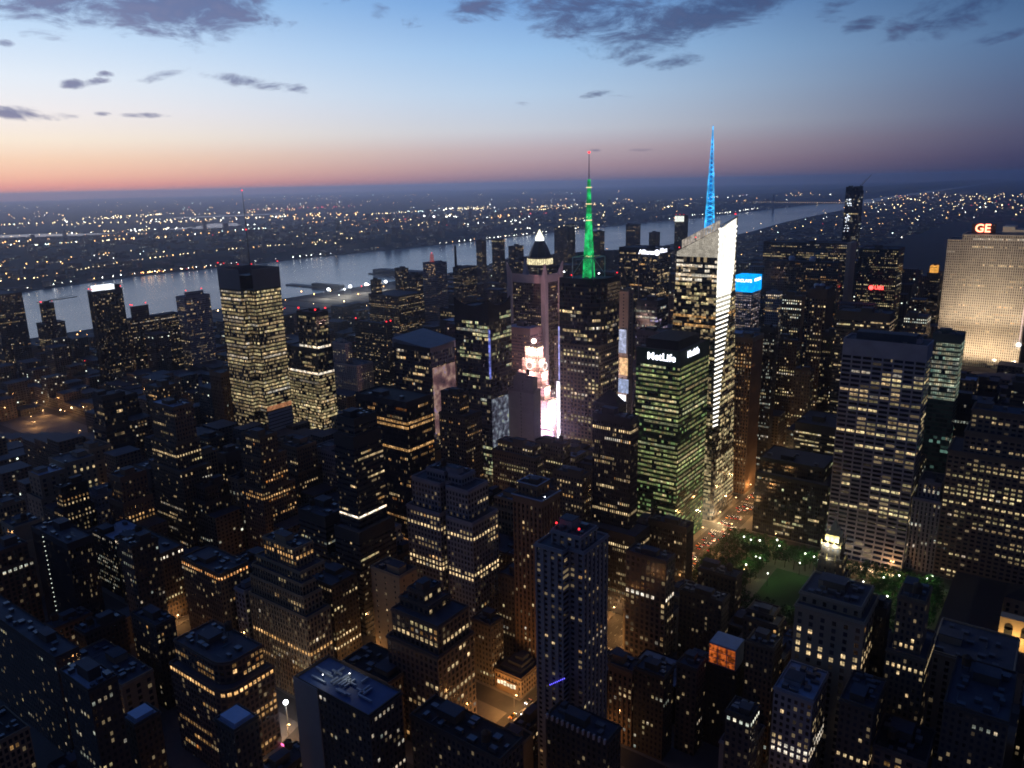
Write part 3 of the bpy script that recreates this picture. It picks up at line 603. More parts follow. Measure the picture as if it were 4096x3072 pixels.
('h52', 'office_building', 'brown building with pale ribs right of the orange glowing rooftop room', 'building', 'masonry', [[-136.0, -120.7, 403, 416, 73.7]], (0.06, 'cool', 2), [], ('clutter',), 1560),
('h53', 'office_building', 'small building with a bright white rooftop window and a white lit floor', 'building', 'masonrydark', [[-126.8, -114.2, 350, 363, 66.1]], (0.02, 'cool', 1), [(63.0, 'cool', 2.2)], (), 1659),
('h54', 'office_building', 'block with a row of ten bright white square windows, above the cluttered rooftops', 'building', 'masonrybig', [[-230.4, -201.5, 440, 453, 86.3]], (0.07, 'warm', 1), [(57.6, 'white', 2.4)], (), 1380),
('h55', 'office_building', 'dim block just right of the one with ten bright square windows', 'building', 'masonrydark', [[-200.7, -171.4, 460, 473, 57.7]], (0.04, 'cool', 2), [], ('clutter',), 1400),
('h56', 'office_building', 'dark block with one short row of bright white windows at the park edge', 'building', 'masonrydark', [[-205.8, -178.2, 503, 516, 53.3]], (0.06, 'cool', 2), [], ('tank',), 1330),
('h57', 'office_building', 'dark block with scattered small yellow windows below the green lawn', 'building', 'masonrydark', [[-150.6, -130.1, 440, 453, 65.0], [-150.0, -134.3, 444, 457, 68.2]], (0.12, 'warm', 1), [], (), 1400),
('h58', 'office_building', 'unlit blue black box standing at the foot of the green glass tower', 'building', 'blackpier', [[-262.1, -229.6, 537, 550, 64.3]], (0.02, 'warm', 1), [], (), 1250),
('b59', 'office_building', 'brown loft block with rows of lit windows behind the pale rimmed roof', 'building', 'masonry', [[-417.2, -370.2, 540, 553, 91.7], [-414.5, -376.9, 545, 558, 99.4]], (0.22, 'yellow', 4), [], (), 1050),
('b60', 'office_building', 'dark corniced block with a domed rooftop hut, between slim grey tower and amber corner', 'building', 'masonrydark', [[-401.0, -371.2, 585, 598, 91.0]], (0.06, 'yellow', 2), [], ('tank',), 1030),
('b61', 'office_building', 'dark brick block with paired bright windows on its flank behind the pale rimmed roof', 'building', 'masonry', [[-325.6, -299.6, 500, 513, 103.6]], (0.22, 'warm', 2), [], ('clutter',), 1090),
('b62', 'office_tower', 'brown stone tower with a dark hipped cap behind the pinstriped tower', 'tower', 'masonrydark', [[-324.7, -301.4, 560, 573, 144.6]], (0.01, 'warm', 1), [], ('hipcap',), 905),
('b63', 'office_tower', 'dark brown tower with stepped terraces descending right, before the concave crested tower', 'tower', 'masonrydark', [[-480.4, -449.1, 542, 566.5, 115.7], [-479.8, -457.2, 545, 558, 135.7]], (0.13, 'amber', 2), [], ('tank',), 1000),
('h62', 'office_building', 'big stepped loft building with ledges at every setback and an amber row halfway down', 'building', 'loft', [[-428.2, -370.3, 290, 308.5, 64.1], [-427.6, -374.2, 292, 306.5, 76.2], [-427.0, -376.9, 294, 304.5, 83.2], [-426.4, -381.6, 297, 316.3, 88.7], [-420.9, -388.4, 300, 314.3, 101.6]], (0.15, 'warm', 4), [(93.9, 'amber', 1.3), (39.3, 'amber', 1.6)], ('clutter',), 1450),
('h62b', 'office_building', 'tall dark loft wing with bright window rows at its foot, behind the big stepped one', 'building', 'masonrydark', [[-432.7, -396.0, 332, 354.8, 58.9]], (0.25, 'warm', 4), [(11.0, 'warm', 1.7), (16.4, 'warm', 1.4)], (), 1430),
('h63', 'office_building', 'large loft block with rounded corner, flat cluttered roof and long amber window rows', 'building', 'loftround', [[-407.7, -354.9, 221, 252.8, 58.1], [-407.1, -360.1, 225, 250.8, 70.8]], (0.2, 'amber', 5), [(54.7, 'amber', 1.7)], ('clutter', 'tank'), 1600),
('h64', 'office_building', 'loft block with an orange lit corner under its roof and many small warm windows', 'building', 'masonry', [[-506.9, -460.0, 290, 312.5, 67.2]], (0.3, 'warm', 3), [(63.7, 'orange', 1.9)], ('clutter',), 1330),
('h65c', 'office_building', 'low broad block with a brilliant row of windows along one flank', 'building', 'masonry', [[-601.4, -541.9, 290, 312.1, 58.0]], (0.14, 'yellow', 4), [(53.5, 'white', 2.4)], ('clutter',), 1290),
('h65a', 'office_tower', 'black slab with one column of tiny white lights down its corner', 'tower', 'blackpier', [[-614.0, -558.6, 238, 255.9, 84.1]], (0.0, 'cool', 1), [], ('lightcol',), 1310),
('h65b', 'office_building', 'brown block with many short rows of yellow windows behind the black slab', 'building', 'masonry', [[-691.0, -658.6, 290, 322.4, 34.6]], (0.26, 'warm', 4), [], (), 1310),
('h65d', 'office_building', 'unlit slab with a pale narrow end and a lit row on its dark flank', 'building', 'masonrydark', [[-509.2, -492.8, 250, 268.3, 95.3]], (0.14, 'cool', 4), [], ('tank',), 1350),
('h66', 'office_building', 'building with a blue floodlit roof full of ducts and a blank pale wall', 'building', 'masonrydark', [[-297.1, -245.5, 225, 246.1, 90.1]], (0.1, 'white', 2), [], ('blueroof',), 1659),
('h67', 'office_building', 'stepped brown loft tower with a full row of glowing windows under its cornice', 'building', 'masonrybig', [[-312.9, -273.8, 302, 334.0, 66.3], [-311.1, -275.4, 305, 332.0, 83.5], [-310.1, -287.3, 311, 330.0, 89.0], [-304.9, -292.3, 313, 328.0, 95.2]], (0.22, 'warm', 3), [(66.9, 'warm', 2.0), (69.2, 'warm', 1.2)], ('clutter',), 1580),
('h68', 'office_building', 'plain tan walled block with a dark rooftop hut, behind the stepped brown loft tower', 'building', 'tanplain', [[-376.0, -349.3, 350, 366.9, 71.7]], (0.05, 'warm', 1), [], ('tank',), 1330),
('h69', 'office_building', 'low building with a wide black flat roof between the lofts', 'building', 'masonry', [[-340.7, -302.0, 290, 313.9, 45.9]], (0.04, 'warm', 1), [], ('clutter',), 1560),
('h70', 'office_building', 'narrow unlit building between the stepped brown loft tower and the pale bay fronted tower', 'building', 'masonrydark', [[-306.5, -290.4, 371, 384, 45.5]], (0.08, 'warm', 2), [], ('tank',), 1480),
('h71', 'low_building', 'low building with stepped roof whose front is lit orange by the street', 'building', 'masonry', [[-289.0, -268.0, 372.0, 394.0, 14.0]], (0.02, 'warm', 1), [], ('clutter', 'stepsroof'), 1500),
('h72', 'office_building', 'dark rooftops with a round water tank at the lower edge, below the orange street', 'building', 'masonrydark', [[-242.8, -189.5, 248, 265.4, 77.7]], (0.0, 'warm', 1), [], ('tank', 'clutter'), 1659),
('h73', 'office_building', 'broad dark building cut by the left edge with a column of cool windows', 'building', 'masonrydark', [[-560.5, -448.3, 178, 191.1, 69.3]], (0.02, 'cool', 1), [], ('clutter',), 1659),
('h74', 'office_building', 'pale street lit building with a long flat roof left of the rounded loft block', 'building', 'stonewide', [[-488.6, -431.0, 203, 222.2, 43.7]], (0.05, 'warm', 2), [], ('clutter',), 1590),
('h75', 'office_tower', 'slender dark tower with a pale edge left of the rounded loft block', 'tower', 'masonrydark', [[-475.2, -446.5, 235, 248, 60.5]], (0.05, 'warm', 1), [], ('tank',), 1590),
('h76', 'office_building', 'small building with a blue roof and dark hatch near the lower left', 'building', 'masonrydark', [[-367.3, -340.8, 150, 163, 109.2]], (0.05, 'cool', 1), [], ('clutter',), 1659),
('h77', 'office_building', 'small building whose pale blue roof catches the sky, below the rounded loft block', 'building', 'masonrydark', [[-312.8, -297.4, 190, 203, 81.7]], (0.0, 'cool', 1), [], ('palroof',), 1659),
('h78', 'office_building', 'small building with a bright blue roof patch at the foot of the slender dark tower', 'building', 'masonrydark', [[-364.7, -352.7, 172, 185, 71.7]], (0.0, 'cool', 1), [], ('palroof',), 1659),
('L1', 'apartment_tower', 'tall dark riverside tower cut by the left edge of view', 'tower', 'masonrydark', [[-1686.4, -1594.8, 600, 647.9, 145.0]], (0.12, 'warm', 1), [], (), 740),
('L2', 'apartment_tower', 'small stepped riverside tower with a red light and a crane arm beside it', 'tower', 'masonrydark', [[-1537.9, -1512.4, 640, 678.6, 93.5], [-1520.3, -1513.0, 643, 665.1, 129.2]], (0.12, 'warm', 1), [], ('crane', 'beacons'), 740),
('L3', 'apartment_tower', 'plain dark tower with a glowing white rooftop and red lights, against the river', 'tower', 'blackpier', [[-1307.0, -1293.5, 630, 680.8, 166.6]], (0.05, 'warm', 1), [], ('whitecrown', 'beacons'), 830),
('L4', 'apartment_tower', 'dark tower with stepped shoulders and red roof light, right of the white topped tower', 'tower', 'masonrydark', [[-1359.4, -1340.9, 710, 800.6, 105.6], [-1339.4, -1341.5, 714, 746.0, 126.9]], (0.14, 'warm', 1), [], ('beacons',), 800),
('L5', 'apartment_tower', 'two toned tower with red roof lights left of the mast tower', 'tower', 'greystone', [[-1323.5, -1295.7, 790, 840.7, 137.1], [-1300.4, -1296.3, 794, 828.8, 144.9]], (0.08, 'warm', 1), [], ('beacons',), 800),
('L6', 'apartment_tower', 'pale slab tower with a red lit antenna and amber windows near its top', 'tower', 'greystone', [[-1144.1, -1108.9, 1250, 1287.0, 162.6]], (0.05, 'warm', 1), [], ('redmast',), 660),
('L7', 'apartment_tower', 'stepped riverside apartment tower left of the pale slab with red antenna', 'tower', 'masonrydark', [[-1178.6, -1154.7, 1200, 1216.7, 153.9]], (0.12, 'warm', 1), [], (), 700),
('L8', 'apartment_tower', 'second stepped riverside apartment tower, close left of the pale slab', 'tower', 'masonrydark', [[-1125.8, -1100.2, 1180, 1200.7, 145.3]], (0.14, 'warm', 1), [], (), 720),
('L9', 'apartment_block', 'broad dark riverside block with many tiny lights and a domed top corner', 'building', 'masonrydark', [[-1134.3, -1054.4, 1080, 1151.2, 117.8], [-1128.6, -1113.4, 1082, 1096.9, 145.1]], (0.16, 'warm', 1), [], (), 700),
('L10', 'apartment_tower', 'dark block with a tall smokestack at its left corner', 'tower', 'masonrydark', [[-1129.5, -1100.6, 1330, 1378.3, 145.6]], (0.14, 'warm', 1), [], ('stack',), 640),
('L11', 'apartment_tower', 'riverside tower with a softly lit flat crown left of the domed tower', 'tower', 'masonrydark', [[-1305.0, -1277.1, 1700, 1720.7, 175.4]], (0.12, 'warm', 1), [(171.8, 'yellow', 1.4)], (), 600),
('L12', 'apartment_tower', 'thin riverside tower left of the one with the lit flat crown', 'tower', 'masonrydark', [[-1319.0, -1300.4, 1650, 1669.8, 175.9]], (0.12, 'warm', 1), [], (), 600),
('L13', 'apartment_tower', 'twin topped riverside tower close left of the domed tower', 'tower', 'masonrydark', [[-1176.3, -1156.4, 1600, 1637.7, 169.3]], (0.12, 'warm', 1), [], (), 600),
('U1', 'apartment_tower', 'broad dusky tower right behind the domed tower', 'tower', 'masonrydark', [[-1333.1, -1286.6, 2050, 2089.8, 186.9]], (0.05, 'warm', 1), [], (), 560),
('U2', 'apartment_tower', 'dusky tower with a pale lit cap behind the green antenna, left', 'tower', 'masonrydark', [[-1354.5, -1330.5, 2150, 2169.4, 190.7]], (0.06, 'warm', 1), [(187.8, 'cool', 1.2)], (), 560),
('U3', 'apartment_tower', 'dusky pointed block just right of the green antenna', 'tower', 'masonrydark', [[-1171.9, -1144.4, 2000, 2026.7, 181.4]], (0.1, 'warm', 1), [], (), 580),
('U4', 'apartment_tower', 'square dusky tower against the river between green antenna and white crowned tower', 'tower', 'masonrydark', [[-1194.3, -1158.7, 2250, 2281.4, 187.4]], (0.08, 'warm', 1), [], (), 540),
('U5', 'apartment_tower', 'small dusky tower left of the white crowned tower', 'tower', 'masonrydark', [[-1089.0, -1067.5, 2200, 2231.6, 167.9]], (0.06, 'warm', 1), [], (), 535),
('U6', 'office_tower', 'far dark tower with a row of white glowing slots on its crown', 'tower', 'blackpier', [[-939.1, -911.8, 2053, 2080.6, 224.4]], (0.05, 'cool', 1), [], ('slotcrown',), 530),
]
WHITEP = plain('white panel', (.5,.52,.56), .5, .1, .3)
PALE = plain('pale granite', (.50,.42,.40), .7, .2, .1)
COPPER = plain('green copper', (.04,.06,.055), .5, .2, .2)
GLASSW = glow('glowing glass lantern', (1,.92,.66), 2.6, .3, .2)
GREENG = glow('green lit mast', (.02,.62,.16), 1.15, .75, .12)
BLUEG = glow('blue lit spire', (.04,.48,1.0), 2.3, .7, .16)
BLUEC = glow('blue screen crown', (.0,.36,.95), 1.7, .35, .12)
def chamfer(i, x0, x1, y0, y1, c=9):
    a = [(x0,y0)]
    for k in range(5):
        t = math.pi/2*k/4; a.append((x1-c+c*math.sin(t), y0+c-c*math.cos(t)))
    return a + [(x1,y1),(x0,y1)]
def notched(i, x0, x1, y0, y1):
    w, d = x1-x0, y1-y0; n = 7
    return [(x0+n,y0),(x1-n,y0),(x1-n,y0+n),(x1,y0+n),(x1,y1-n),(x1-n,y1-n),(x1-n,y1),(x0+n,y1),(x0+n,y1-n),(x0,y1-n),(x0,y0+n),(x0+n,y0+n)]
ZONES = {'nyt': ((156,164,.05),(108,117,.05),(0,76,.1),(117,156,.75),(78,108,.8)), 'elevents': ((136,300,.12),(106,130,.12),(0,106,.8)), 'metlife': ((100,121,.15),(0,60,.2),(60,100,.9),(121,300,.85)),
 'greenblk': ((0,128,.02),), 'cn': ((140,300,.6),(0,60,1.2)), 'tstower': ((150,190,1.2),(60,150,.6)), 'salmon': ((60,95,1.6),(0,60,.8),(95,300,.5))}
DULL = {'nyt': .9, 'metlife': .75, 'elevents': .9, 'greenblk': .5, 'grace': 1.05, 'salmon': .9, 'blue745': .9}
for (key, kind, label, cat, sk, T, lit, br, feat, vb) in HEROES:
    t = T[-1]; x0, x1, y0, y1, z = t; d = math.hypot(x1-CAMP.x, y0-CAMP.y)
    cap = 100 if d < 750 else (40 if d < 1100 else 0)
    foot = None
    if key == 'h63': foot = chamfer
    if key == 'nyt': foot = lambda i, a, b, c, e: [(a,c),(b-13,c),(b-13,c+8),(b,c+8),(b,e),(a,e)]
    if key == 'atlas': foot = lambda i, a, b, c, e: ([(a,c),(b-9,c),(b-9,c+5),(b,c+5),(b,e),(a,e)] if i == 0 else rect(a,b,c,e))
    if key == 'b1400': foot = lambda i, a, b, c, e: [(a,c),(a+(b-a)*.52,c),(a+(b-a)*.52,c+6),(a+(b-a)*.62,c+6),(a+(b-a)*.62,c),(b,c),(b,e),(a,e)]
    kit = 11 if 'clutter' in feat else (6 if d < 600 else (3 if d < 900 else 1))
    if set(feat) & {'crest','pyramid','tiltroof','paramount','radiator','cn','nyt','rimroof','hipcap','blueroof','palroof','orangeroom','stepsroof','bluecrown'}: kit = 0
    rm = 'roofblue' if key in ('h77','h78','h42','west36','h76') else ('roofblack' if key in ('h69','b1411','b1407','h72') else 'roof')
    root, top, sides = building(kind, label, cat, T, sk, lit, br, cap, seed=sum(map(ord, key)), foot=foot, kit=kit, tank='tank' in feat, roofm=rm, side_by_side=key == 'ge', zones=ZONES.get(key, ()), dull=DULL.get(key, 1.0))
    TAKEN.append((T[0][0], T[0][1], T[0][2], T[0][3])); keep(T[0][0], T[0][1], T[0][2], T[0][3], T[0][4], vb)
    if key == 'ge': TAKEN.append((x0-6, x1+6, y0-42, y1)); keep(x0, x1, y0, y1, z, vb)
    cx, cy2 = (x0+x1)/2, (y0+y1)/2; R = random.Random(key)
    if 'beacons' in feat or 'beacons2' in feat:
        for q in ((x0+2,y0+2),(x1-2,y0+2)) + (((x1-2,y1-2),) if 'beacons' in feat else ()): beacon(root, q[0], q[1], z, .8 if d < 700 else 1.5)
    if 'mast' in feat: mb = MB(); mb.tube((cx,y0+3,z-1), (cx,y0+3,z+30), .5, n=5, r2=.2); part(root, 'mast', mb, M['metal'])
    if 'nyt' in feat:
        # glass screens standing above the roof, an open top of rods, and the tapering mast
        mb = MB(); h = 22
        for (a, b) in (((x0,y0),(x1-13,y0)), ((x1,y0+8),(x1,y1)), ((x0,y1),(x1,y1)), ((x0,y0),(x0,y1))):
            L = math.hypot(b[0]-a[0], b[1]-a[1]); ux, uy = (b[0]-a[0])/L, (b[1]-a[1])/L
            mb.prism([(a[0],a[1]),(b[0],b[1]),(b[0]-uy*.6,b[1]+ux*.6),(a[0]-uy*.6,a[1]+ux*.6)], z, z+h)
        part(root, 'roof_screen', mb, plain('dark glass screen', (.14,.155,.18), .35, .2, .1))
        mb = MB()
        for k in range(34):
            t_ = k/33
            for (a, b) in (((x0,y0),(x1-13,y0)), ((x1,y0+8),(x1,y1))):
                xx, yy = a[0]+(b[0]-a[0])*t_, a[1]+(b[1]-a[1])*t_; mb.tube((xx,yy,z+h-.5), (xx,yy,z+h+R.uniform(5,10)), .16, n=3)
        part(root, 'screen_rods', mb, M['metal'], weld=False)
        LS = plain('pale louvre screen', (.42,.46,.5), .5, .2, .2)
        for k in range(14): mb = MB(); mb.box(x1+.1, x1+.5, y0+9, y1-.5, 16+k*4.1, 18.9+k*4.1); part(root, 'louvre_screen', mb, LS)
        light('street_fill', (x1+16,y0+20,14), 42000, (.8,.9,1), 1); mb = MB(); mb.box(x1+.1, x1+.5, y0+9, y1-.5, 74, 79); part(root, 'lit_storey', mb, glow('orange storey', (1,.42,.2), .5, .6, .3))  # bare lamp added beside the wall to brighten the louvres
        mb = MB(); mb.box(x0+10, x1-18, y0+12, y1-10, z-1, z+14); part(root, 'plant_room', mb, M['steel'])
        mb = MB(); mx, my = cx+4, cy2; mb.tube((mx,my,z), (mx,my,z+62), 1.1, n=6, r2=.5); mb.tube((mx,my,z+62), (mx,my,319), .5, n=6, r2=.15); p = part(root, 'mast', mb, M['metal'])
        for zz, rr in ((319, .8), (277, .8)): q = MB(); q.ball((mx+.9,my-.9,zz), rr); q.build('beacon', M['red'], p)
        for q in ((x0+1,y0+1),(x0+12,y0+1),(x1-14,y0+1),(x1,y1-1),(x1-1,y0+9)): beacon(root, q[0], q[1], z+h+3, 1.0)
    if 'tiltroof' in feat:
        mb = MB(); a = [(x0-8,y0+6),(x1-.5,y0+.5),(x1-.5,y1+6),(x0-8,y1+18)]
        mb.face([(*a[0],z+4),(*a[1],z-1),(*a[2],z+2),(*a[3],z+7)])
        for k in range(4):
            j = (k+1) % 4; zs = (4,-1,2,7); mb.face([(*a[k],z-6),(*a[j],z-6),(*a[j],z+zs[j]),(*a[k],z+zs[k])])
        part(root, 'tilted_roof', mb, plain('pale roof panel', (.16,.17,.2), .6, .3, .1))
    if 'videowall' in feat:
        mb = MB(); mb.box(x1+.2, x1+.9, y0+2, y1-1, z-95, z-22)
        mt, gm2 = new_mat('video wall'); ge = gm2.new('ShaderNodeNewGeometry'); n_ = gm2.new('ShaderNodeTexNoise'); n_.inputs['Scale'].default_value = .09; n_.inputs['Detail'].default_value = 4; gm2.l.new(ge.outputs['Position'], n_.inputs['Vector'])
        e = gm2.new('ShaderNodeEmission'); gm2.l.new(gm2.ramp(n_.outputs[0], [(.3,(.02,.015,.03,1)),(.5,(.25,.13,.14,1)),(.62,(.6,.38,.3,1)),(.75,(.2,.2,.8,1))]), e.inputs[0]); e.inputs[1].default_value = .55; out(gm2, e.outputs[0]); part(root, 'video_wall', mb, mt)
    if 'crest' in feat:
        for side in (0, 1):
            mb = MB(); N = 12
            for k in range(N):
                t0_, t1_ = k/N, (k+1)/N; h0, h1 = 2+7*(2*t0_-1)**2, 2+7*(2*t1_-1)**2
                if side == 0: a = (x0+(x1-x0)*t0_, y0-.05); b = (x0+(x1-x0)*t1_, y0-.05); o_ = (0, 1.0)
                else: a = (x1+.05, y0+(y1-y0)*t0_); b = (x1+.05, y0+(y1-y0)*t1_); o_ = (-1.0, 0)
                P0, P1 = (*a, z-14), (*b, z-14); P2, P3 = (*b, z+h1), (*a, z+h0); s_ = lambda p: (p[0]+o_[0], p[1]+o_[1], p[2])
                mb.face([P0,P1,P2,P3]); mb.face([s_(P1),s_(P0),s_(P3),s_(P2)]); mb.face([P3,P2,s_(P2),s_(P3)])
            part(root, 'crest', mb, TM['glassdark'])
        mb = MB(); mb.box(x1+.1, x1+.7, y0+1, y1-1, 20, 110)
        mt, gm2 = new_mat('tower side screen'); ge = gm2.new('ShaderNodeNewGeometry'); n_ = gm2.new('ShaderNodeTexNoise'); n_.inputs['Scale'].default_value = .2; n_.inputs['Detail'].default_value = 3; gm2.l.new(ge.outputs['Position'], n_.inputs['Vector'])
        e = gm2.new('ShaderNodeEmission'); gm2.l.new(gm2.ramp(n_.outputs[0], [(.35,(.02,.02,.03,1)),(.52,(.12,.13,.18,1)),(.64,(.35,.42,.5,1)),(.74,(.6,.62,.3,1))]), e.inputs[0]); e.inputs[1].default_value = .6; out(gm2, e.outputs[0]); part(root, 'video_wall', mb, mt)
        mb = MB(); mb.box(x1-.4, x1+1.2, y0-1.2, y0+.1, z-70, z-20); part(root, 'corner_light', mb, glow('blue corner', (.25,.3,1), .8, .8, .3))
    if 'fins' in feat:
        for (fx_, fy_, sx, sy) in ((x0,y0,-1,-1),(x1,y0,1,-1),(x1,y1,1,1),(x0,y1,-1,1)):
            mb = MB(); w = 3.4; mb.box(fx_-w, fx_+w, fy_-w, fy_+w, .15, z+4)
            mb.prism([(fx_-w,fy_-w),(fx_+w,fy_-w),(fx_+w,fy_+w),(fx_-w,fy_+w)], z+4, z+24, 0, [(fx_+sx*w-.6,fy_+sy*w-.6),(fx_+sx*w+.6,fy_+sy*w-.6),(fx_+sx*w+.6,fy_+sy*w+.6),(fx_+sx*w-.6,fy_+sy*w+.6)])
            part(root, 'fin', mb, PALE)
        mb = MB(); mb.box(x0+3.4, x1-3.4, y0-.6, y0+.8, z-2, z+9); part(root, 'roof_band', mb, PALE); mb = MB(); mb.box(x1-.8, x1+.6, y0+3.4, y1-3.4, z-2, z+9); part(root, 'roof_band', mb, PALE)
    if 'pyramid' in feat:
        oc = lambda r_: [(cx+r_*math.cos(math.pi/8+k*math.pi/4), cy2+r_*math.sin(math.pi/8+k*math.pi/4)) for k in range(8)]
        mb = MB(); mb.prism(oc(25), z-1, z+16); c_ = part(root, 'colonnade', mb, TM['masonrylt'])
        mb = MB()
        for k in range(8):
            a, b = oc(25.3)[k], oc(25.3)[(k+1) % 8]
            for j in range(5):
                p0 = [a[i]+(b[i]-a[i])*(j+.12)/5 for i in (0,1)]; p1 = [a[i]+(b[i]-a[i])*(j+.88)/5 for i in (0,1)]; mb.face([(*p0,z+2),(*p1,z+2),(*p1,z+13),(*p0,z+13)])
        part(root, 'lit_arcade', mb, glow('arcade light', (1,.86,.5), 1.5, .5, .3), c_, weld=False)
        mb = MB(); zz = [16,24,33,42,46]; rr = [22,20,16,11,9]
        for k in range(4): mb.prism(oc(rr[k]), z+zz[k], z+zz[k+1], 0, oc(rr[k+1]))
        part(root, 'dome', mb, COPPER)
        mb = MB(); mb.prism(oc(8.5), z+46, z+50); part(root, 'drum', mb, glow('drum light', (.9,.95,.95), 2.2))
        mb = MB(); mb.prism(oc(9), z+50, z+67, 0, [(cx+.2*math.cos(k), cy2+.2*math.sin(k)) for k in range(8)]); part(root, 'glass_pyramid', mb, GLASSW)
    if 'cn' in feat:
        zb = z-1; zt = 226; n2 = 5
        pts = [(x0,y0),(x1-n2-9,y0),(x1-n2-4,y0+2),(x1-3,y0+8),(x1,y0+16),(x1,y1),(x0,y1)]
        mb = MB(); sd = wall_tier(mb, pts, zb, zt, 'glassdark'); part(root, 'glass_upper_wall', mb, [FM['glassdark'], TM['glassdark']])
        lit_windows(root, sd, (.2,'yellow',2), (), 60, R, zmax=zt-28)
        mb = MB(); mb.face([(*p, zt-1.1) for p in inset(pts,.5)]); part(root, 'roof', mb, M['roof'])
        mx, my = cx-1, cy2
        mb = MB()
        for s in ((-1,-1),(1,-1),(1,1),(-1,1)): mb.tube((mx+s[0]*12,my+s[1]*12,zt-1), (mx+s[0]*12,my+s[1]*12,zt+20), .55, n=4)
        for k in range(4):
            s = ((-1,-1),(1,-1),(1,1),(-1,1)); a, b = s[k], s[(k+1) % 4]; mb.tube((mx+a[0]*12,my+a[1]*12,zt+20), (mx+b[0]*12,my+b[1]*12,zt+20), .5, n=4); mb.tube((mx+a[0]*12,my+a[1]*12,zt+2), (mx+a[0]*3,my+a[1]*3,zt+20), .3, n=4)
        part(root, 'mast_frame', mb, WHITEP, weld=False)
        a_ = lattice(root, mx, my, zt-1, zt+55, 8.6, 3.8, GREENG, 'antenna', 12, .62)
        mb = MB(); mb.tube((mx,my,zt), (mx,my,zt+56), 1.9, n=8, r2=1.1); part(root, 'antenna_core', mb, GREENG, a_)
        lattice(root, mx, my, zt+55, zt+96, 3.6, 1.7, GREENG, 'antenna', 10, .4)
        mb = MB(); mb.tube((mx,my,zt+55), (mx,my,zt+96), .9, n=8, r2=.6); part(root, 'antenna_core', mb, GREENG)
        mb = MB(); mb.tube((mx,my,zt+96), (mx,my,347), .55, n=6, r2=.3); part(root, 'antenna_tip', mb, WHITEP)
        for zz in (zt+20, zt+56, zt+72, zt+88): mb = MB(); mb.tube((mx,my,zz), (mx,my,zz+.9), 3.2, n=10); part(root, 'platform_light', mb, glow('platform light', (1,.75,.4), 1.3))
        mb = MB(); mb.ball((mx,my,348), 1.3); part(root, 'beacon', mb, M['red'])
        for q in ((mx-19,my-17),(mx+20,my-14)): beacon(root, q[0], q[1], zt+2, 1.1, 3, 'whiteglow', 'roof_lamp')
        for q in ((x0+14,y0+1),(x1-2,y1-2)): beacon(root, q[0], q[1], zt, 1.0)
    if 'paramount' in feat:
        for (nx, ny, fx_, fy_) in ((0,-1,T[2][0]*.5+T[2][1]*.5,T[2][2]-.5), (1,0,T[2][1]+.5,(T[2][2]+T[2][3])/2)):
            zc = 104; mb = MB(); q = []
            for k in range(20):
                a = 2*math.pi*k/20; q.append((fx_+(-ny)*4.6*math.cos(a)*1.0, fy_+nx*4.6*math.cos(a), zc+4.6*math.sin(a)))
            mb.face(q); mb.face([(p[0]-nx*.6,p[1]-ny*.6,p[2]) for p in reversed(q)])
            for k in range(20): j = (k+1) % 20; mb.face([q[j],q[k],(q[k][0]-nx*.6,q[k][1]-ny*.6,q[k][2]),(q[j][0]-nx*.6,q[j][1]-ny*.6,q[j][2])])
            cf = part(root, 'clock_face', mb, glow('clock face', (1,.62,.5), .75))
            mb = MB()
            for a in (0.6, 2.4): mb.tube((fx_+nx*.3,fy_+ny*.3,zc), (fx_+nx*.3-ny*3.4*math.cos(a), fy_+ny*.3+nx*3.4*math.cos(a), zc+3.4*math.sin(a)), .35, n=4)
            part(root, 'clock_hands', mb, M['steel'], cf)
            mb = MB()
            for k in range(20): mb.octa((q[k][0]+nx*.3,q[k][1]+ny*.3,q[k][2]), .5)
            part(root, 'clock_marks', mb, glow('clock lights', (1,.95,.9), 4), cf, weld=False)
        mb = MB(); mb.tube((cx,cy2,z-1), (cx,cy2,z+4), 2.2, n=8); part(root, 'globe_base', mb, TM['paramount'])
        mb = MB(); mb.ball((cx,cy2,z+6.8), 3.4, n=12); part(root, 'globe', mb, glow('globe', (1,.8,.72), 3.5))
        PK = (1,.42,.45)
        for (a, b, c, e, zz) in T[:4]:
            for t_ in (.2,.5,.8):
                beacon(root, a+(b-a)*t_, c-1.0, zz-3, .35, .4, 'whiteglow', 'floodlight') if False else None
        light('floodlight', (cx,y0-20,28), 3200000, PK, 2, root, 44, (cx,y0,70)); light('floodlight', (x1+24,cy2,28), 3200000, PK, 2, root, 44, (x1,cy2,70))
        light('floodlight', (x1+22,y0-22,14), 900000, (.85,.5,1), 2, root, 80, (cx,y0,40))
        for q in ((-519,762,36),(-503,770,40),(-502,786,46),(-530,764,30)): light('facade_fill', q, 70000, (1,.62,.78), .4, root)  # bare lamps added in mid-air to brighten the lower tiers
        mb = MB()
        for (a, b, c, e, zz) in T[:5]:
            for k in range(6): mb.octa((a+(b-a)*(k+.5)/6, c-.7, zz+.3), .7)
            for k in range(4): mb.octa((b+.7, c+(e-c)*(k+.5)/4, zz+.3), .7)
        for (a, b, c, e, zz) in T[:5]: light('setback_light', ((a+b)/2, c-3.5, zz-4), 30000, (1,.58,.48), .4, root); light('setback_light', (b+3.5, (c+e)/2, zz-4), 30000, (1,.58,.48), .4, root)
        part(root, 'setback_lamps', mb, glow('setback lamp', (1,.72,.5), 4), weld=False)
